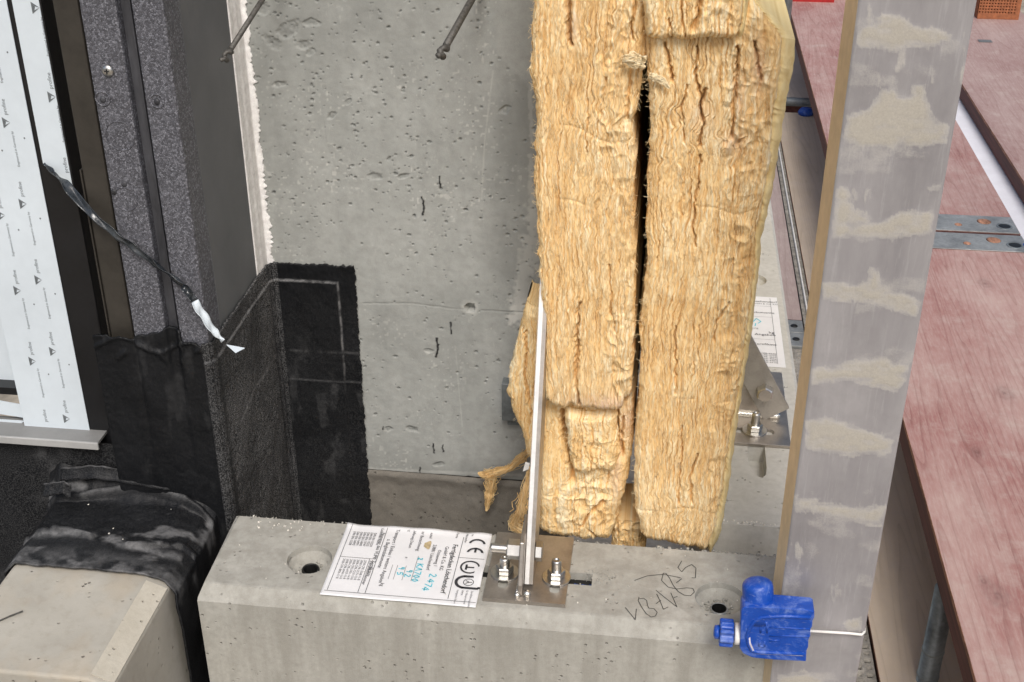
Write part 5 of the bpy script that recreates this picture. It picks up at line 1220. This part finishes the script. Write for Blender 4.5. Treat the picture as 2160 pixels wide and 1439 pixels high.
# perforated steel: narrow strip and the nearer lower deck
def perforated(name, x0, x1, y0, y1, z, pitch, label, cat):
    t = thing(name, ((x0+x1)/2, y0, z-.03), label, cat)
    nx = max(1, int((x1-x0)/pitch)); ny = int((y1-y0)/pitch); dx = (x1-x0)/nx; dy = (y1-y0)/ny; V = []; F = []; k = .37
    for j in range(ny):
        for i in range(nx):
            cx = x0+(i+.5)*dx; cy = y0+(j+.5)*dy; n = len(V); kk = k if (i+j) % 2 else k*.75
            V += [(cx+sx*dx/2, cy+sy*dy/2, z) for sx, sy in ((-1, -1), (1, -1), (1, 1), (-1, 1))]
            V += [(cx+sx*dx*kk, cy+sy*dy*kk, z+.0025) for sx, sy in ((-1, -1), (1, -1), (1, 1), (-1, 1))]
            V += [(cx+sx*dx*kk*.9, cy+sy*dy*kk*.9, z-.012) for sx, sy in ((-1, -1), (1, -1), (1, 1), (-1, 1))]
            for a in range(4):
                c_ = (a+1) % 4; F.append((n+a, n+c_, n+4+c_, n+4+a)); F.append((n+4+a, n+4+c_, n+8+c_, n+8+a))
    o = mesh_obj('perforated_sheet', npmesh('perforated_sheet', np.array(V), np.array(F)), M['dusty'], t)
    b = MB(); b.box((x0, y0, z-.045), (x1, y1, z-.035)); b.build('under_channel', M['dark'], t)
    return t
p1 = perforated('perforated_strip', .742*kl, .790*kl, 4.4*kl, 8.9*kl, ZL-.004, .0165, 'narrow perforated steel strip with white rail between the lower decks', 'steel strip')
b = MB(); b.box((.763*kl, 4.4*kl, ZL-.002), (.770*kl, 8.9*kl, ZL+.010)); b.build('rail', M['white'], p1)
perforated('steel_deck', .255, .785*kl, 1.5, 5.36*kl, ZL-.004, .026, 'perforated galvanised steel deck low between the blocks and planks', 'steel deck')
# brick lying on the far deck, perforations facing the viewer
def brick():
    x0, x1 = 1.768, 2.0; y0 = 7.58; z0 = ZD+.001; hz = .113*1.6
    t = thing('perforated_brick', ((x0+x1)/2, y0+.05, z0), 'rusty red perforated brick standing on the far right deck', 'brick')
    b = MB(); b.box((x0, y0+.03, z0), (x1, y0+.115, z0+hz)); b.build('brick_body', M['brick'], t)
    nx, nz = 13, 9; V = []; F = []; ix0, ix1, iz0, iz1 = x0, x1-.022, z0+.03, z0+hz
    dx = (ix1-ix0)/nx; dz = (iz1-iz0)/nz
    for j in range(nz):
        for i in range(nx):
            cx = ix0+(i+.5)*dx; cz = iz0+(j+.5)*dz; n = len(V); k = .26
            V += [(cx+a*dx/2, y0, cz+c_*dz/2) for a, c_ in ((-1, -1), (1, -1), (1, 1), (-1, 1))]
            V += [(cx+a*dx*k, y0, cz+c_*dz*k) for a, c_ in ((-1, -1), (1, -1), (1, 1), (-1, 1))]
            V += [(cx+a*dx*k, y0+.028, cz+c_*dz*k) for a, c_ in ((-1, -1), (1, -1), (1, 1), (-1, 1))]
            for a in range(4):
                c_ = (a+1) % 4; F.append((n+a, n+c_, n+4+c_, n+4+a)); F.append((n+4+a, n+4+c_, n+8+c_, n+8+a))
    mesh_obj('hole_field', npmesh('hole_field', np.array(V), np.array(F)), M['brick'], t)
    b = MB(); b.box((x0, y0-.0005, z0), (x1, y0+.0295, iz0-.0002)); b.box((ix1+.0002, y0-.0005, iz0), (x1, y0+.0295, z0+hz)); b.build('rim', M['brick'], t)
brick()
b = MB(); pr = atz(1650, 1, ZD); b.box((.62, pr[1]-.02, ZD+.0), (.98, pr[1]+.4, ZD+.09)); tag(b.build('red_board', M['red']), 'bright red board end at the top edge above the tube', 'board')
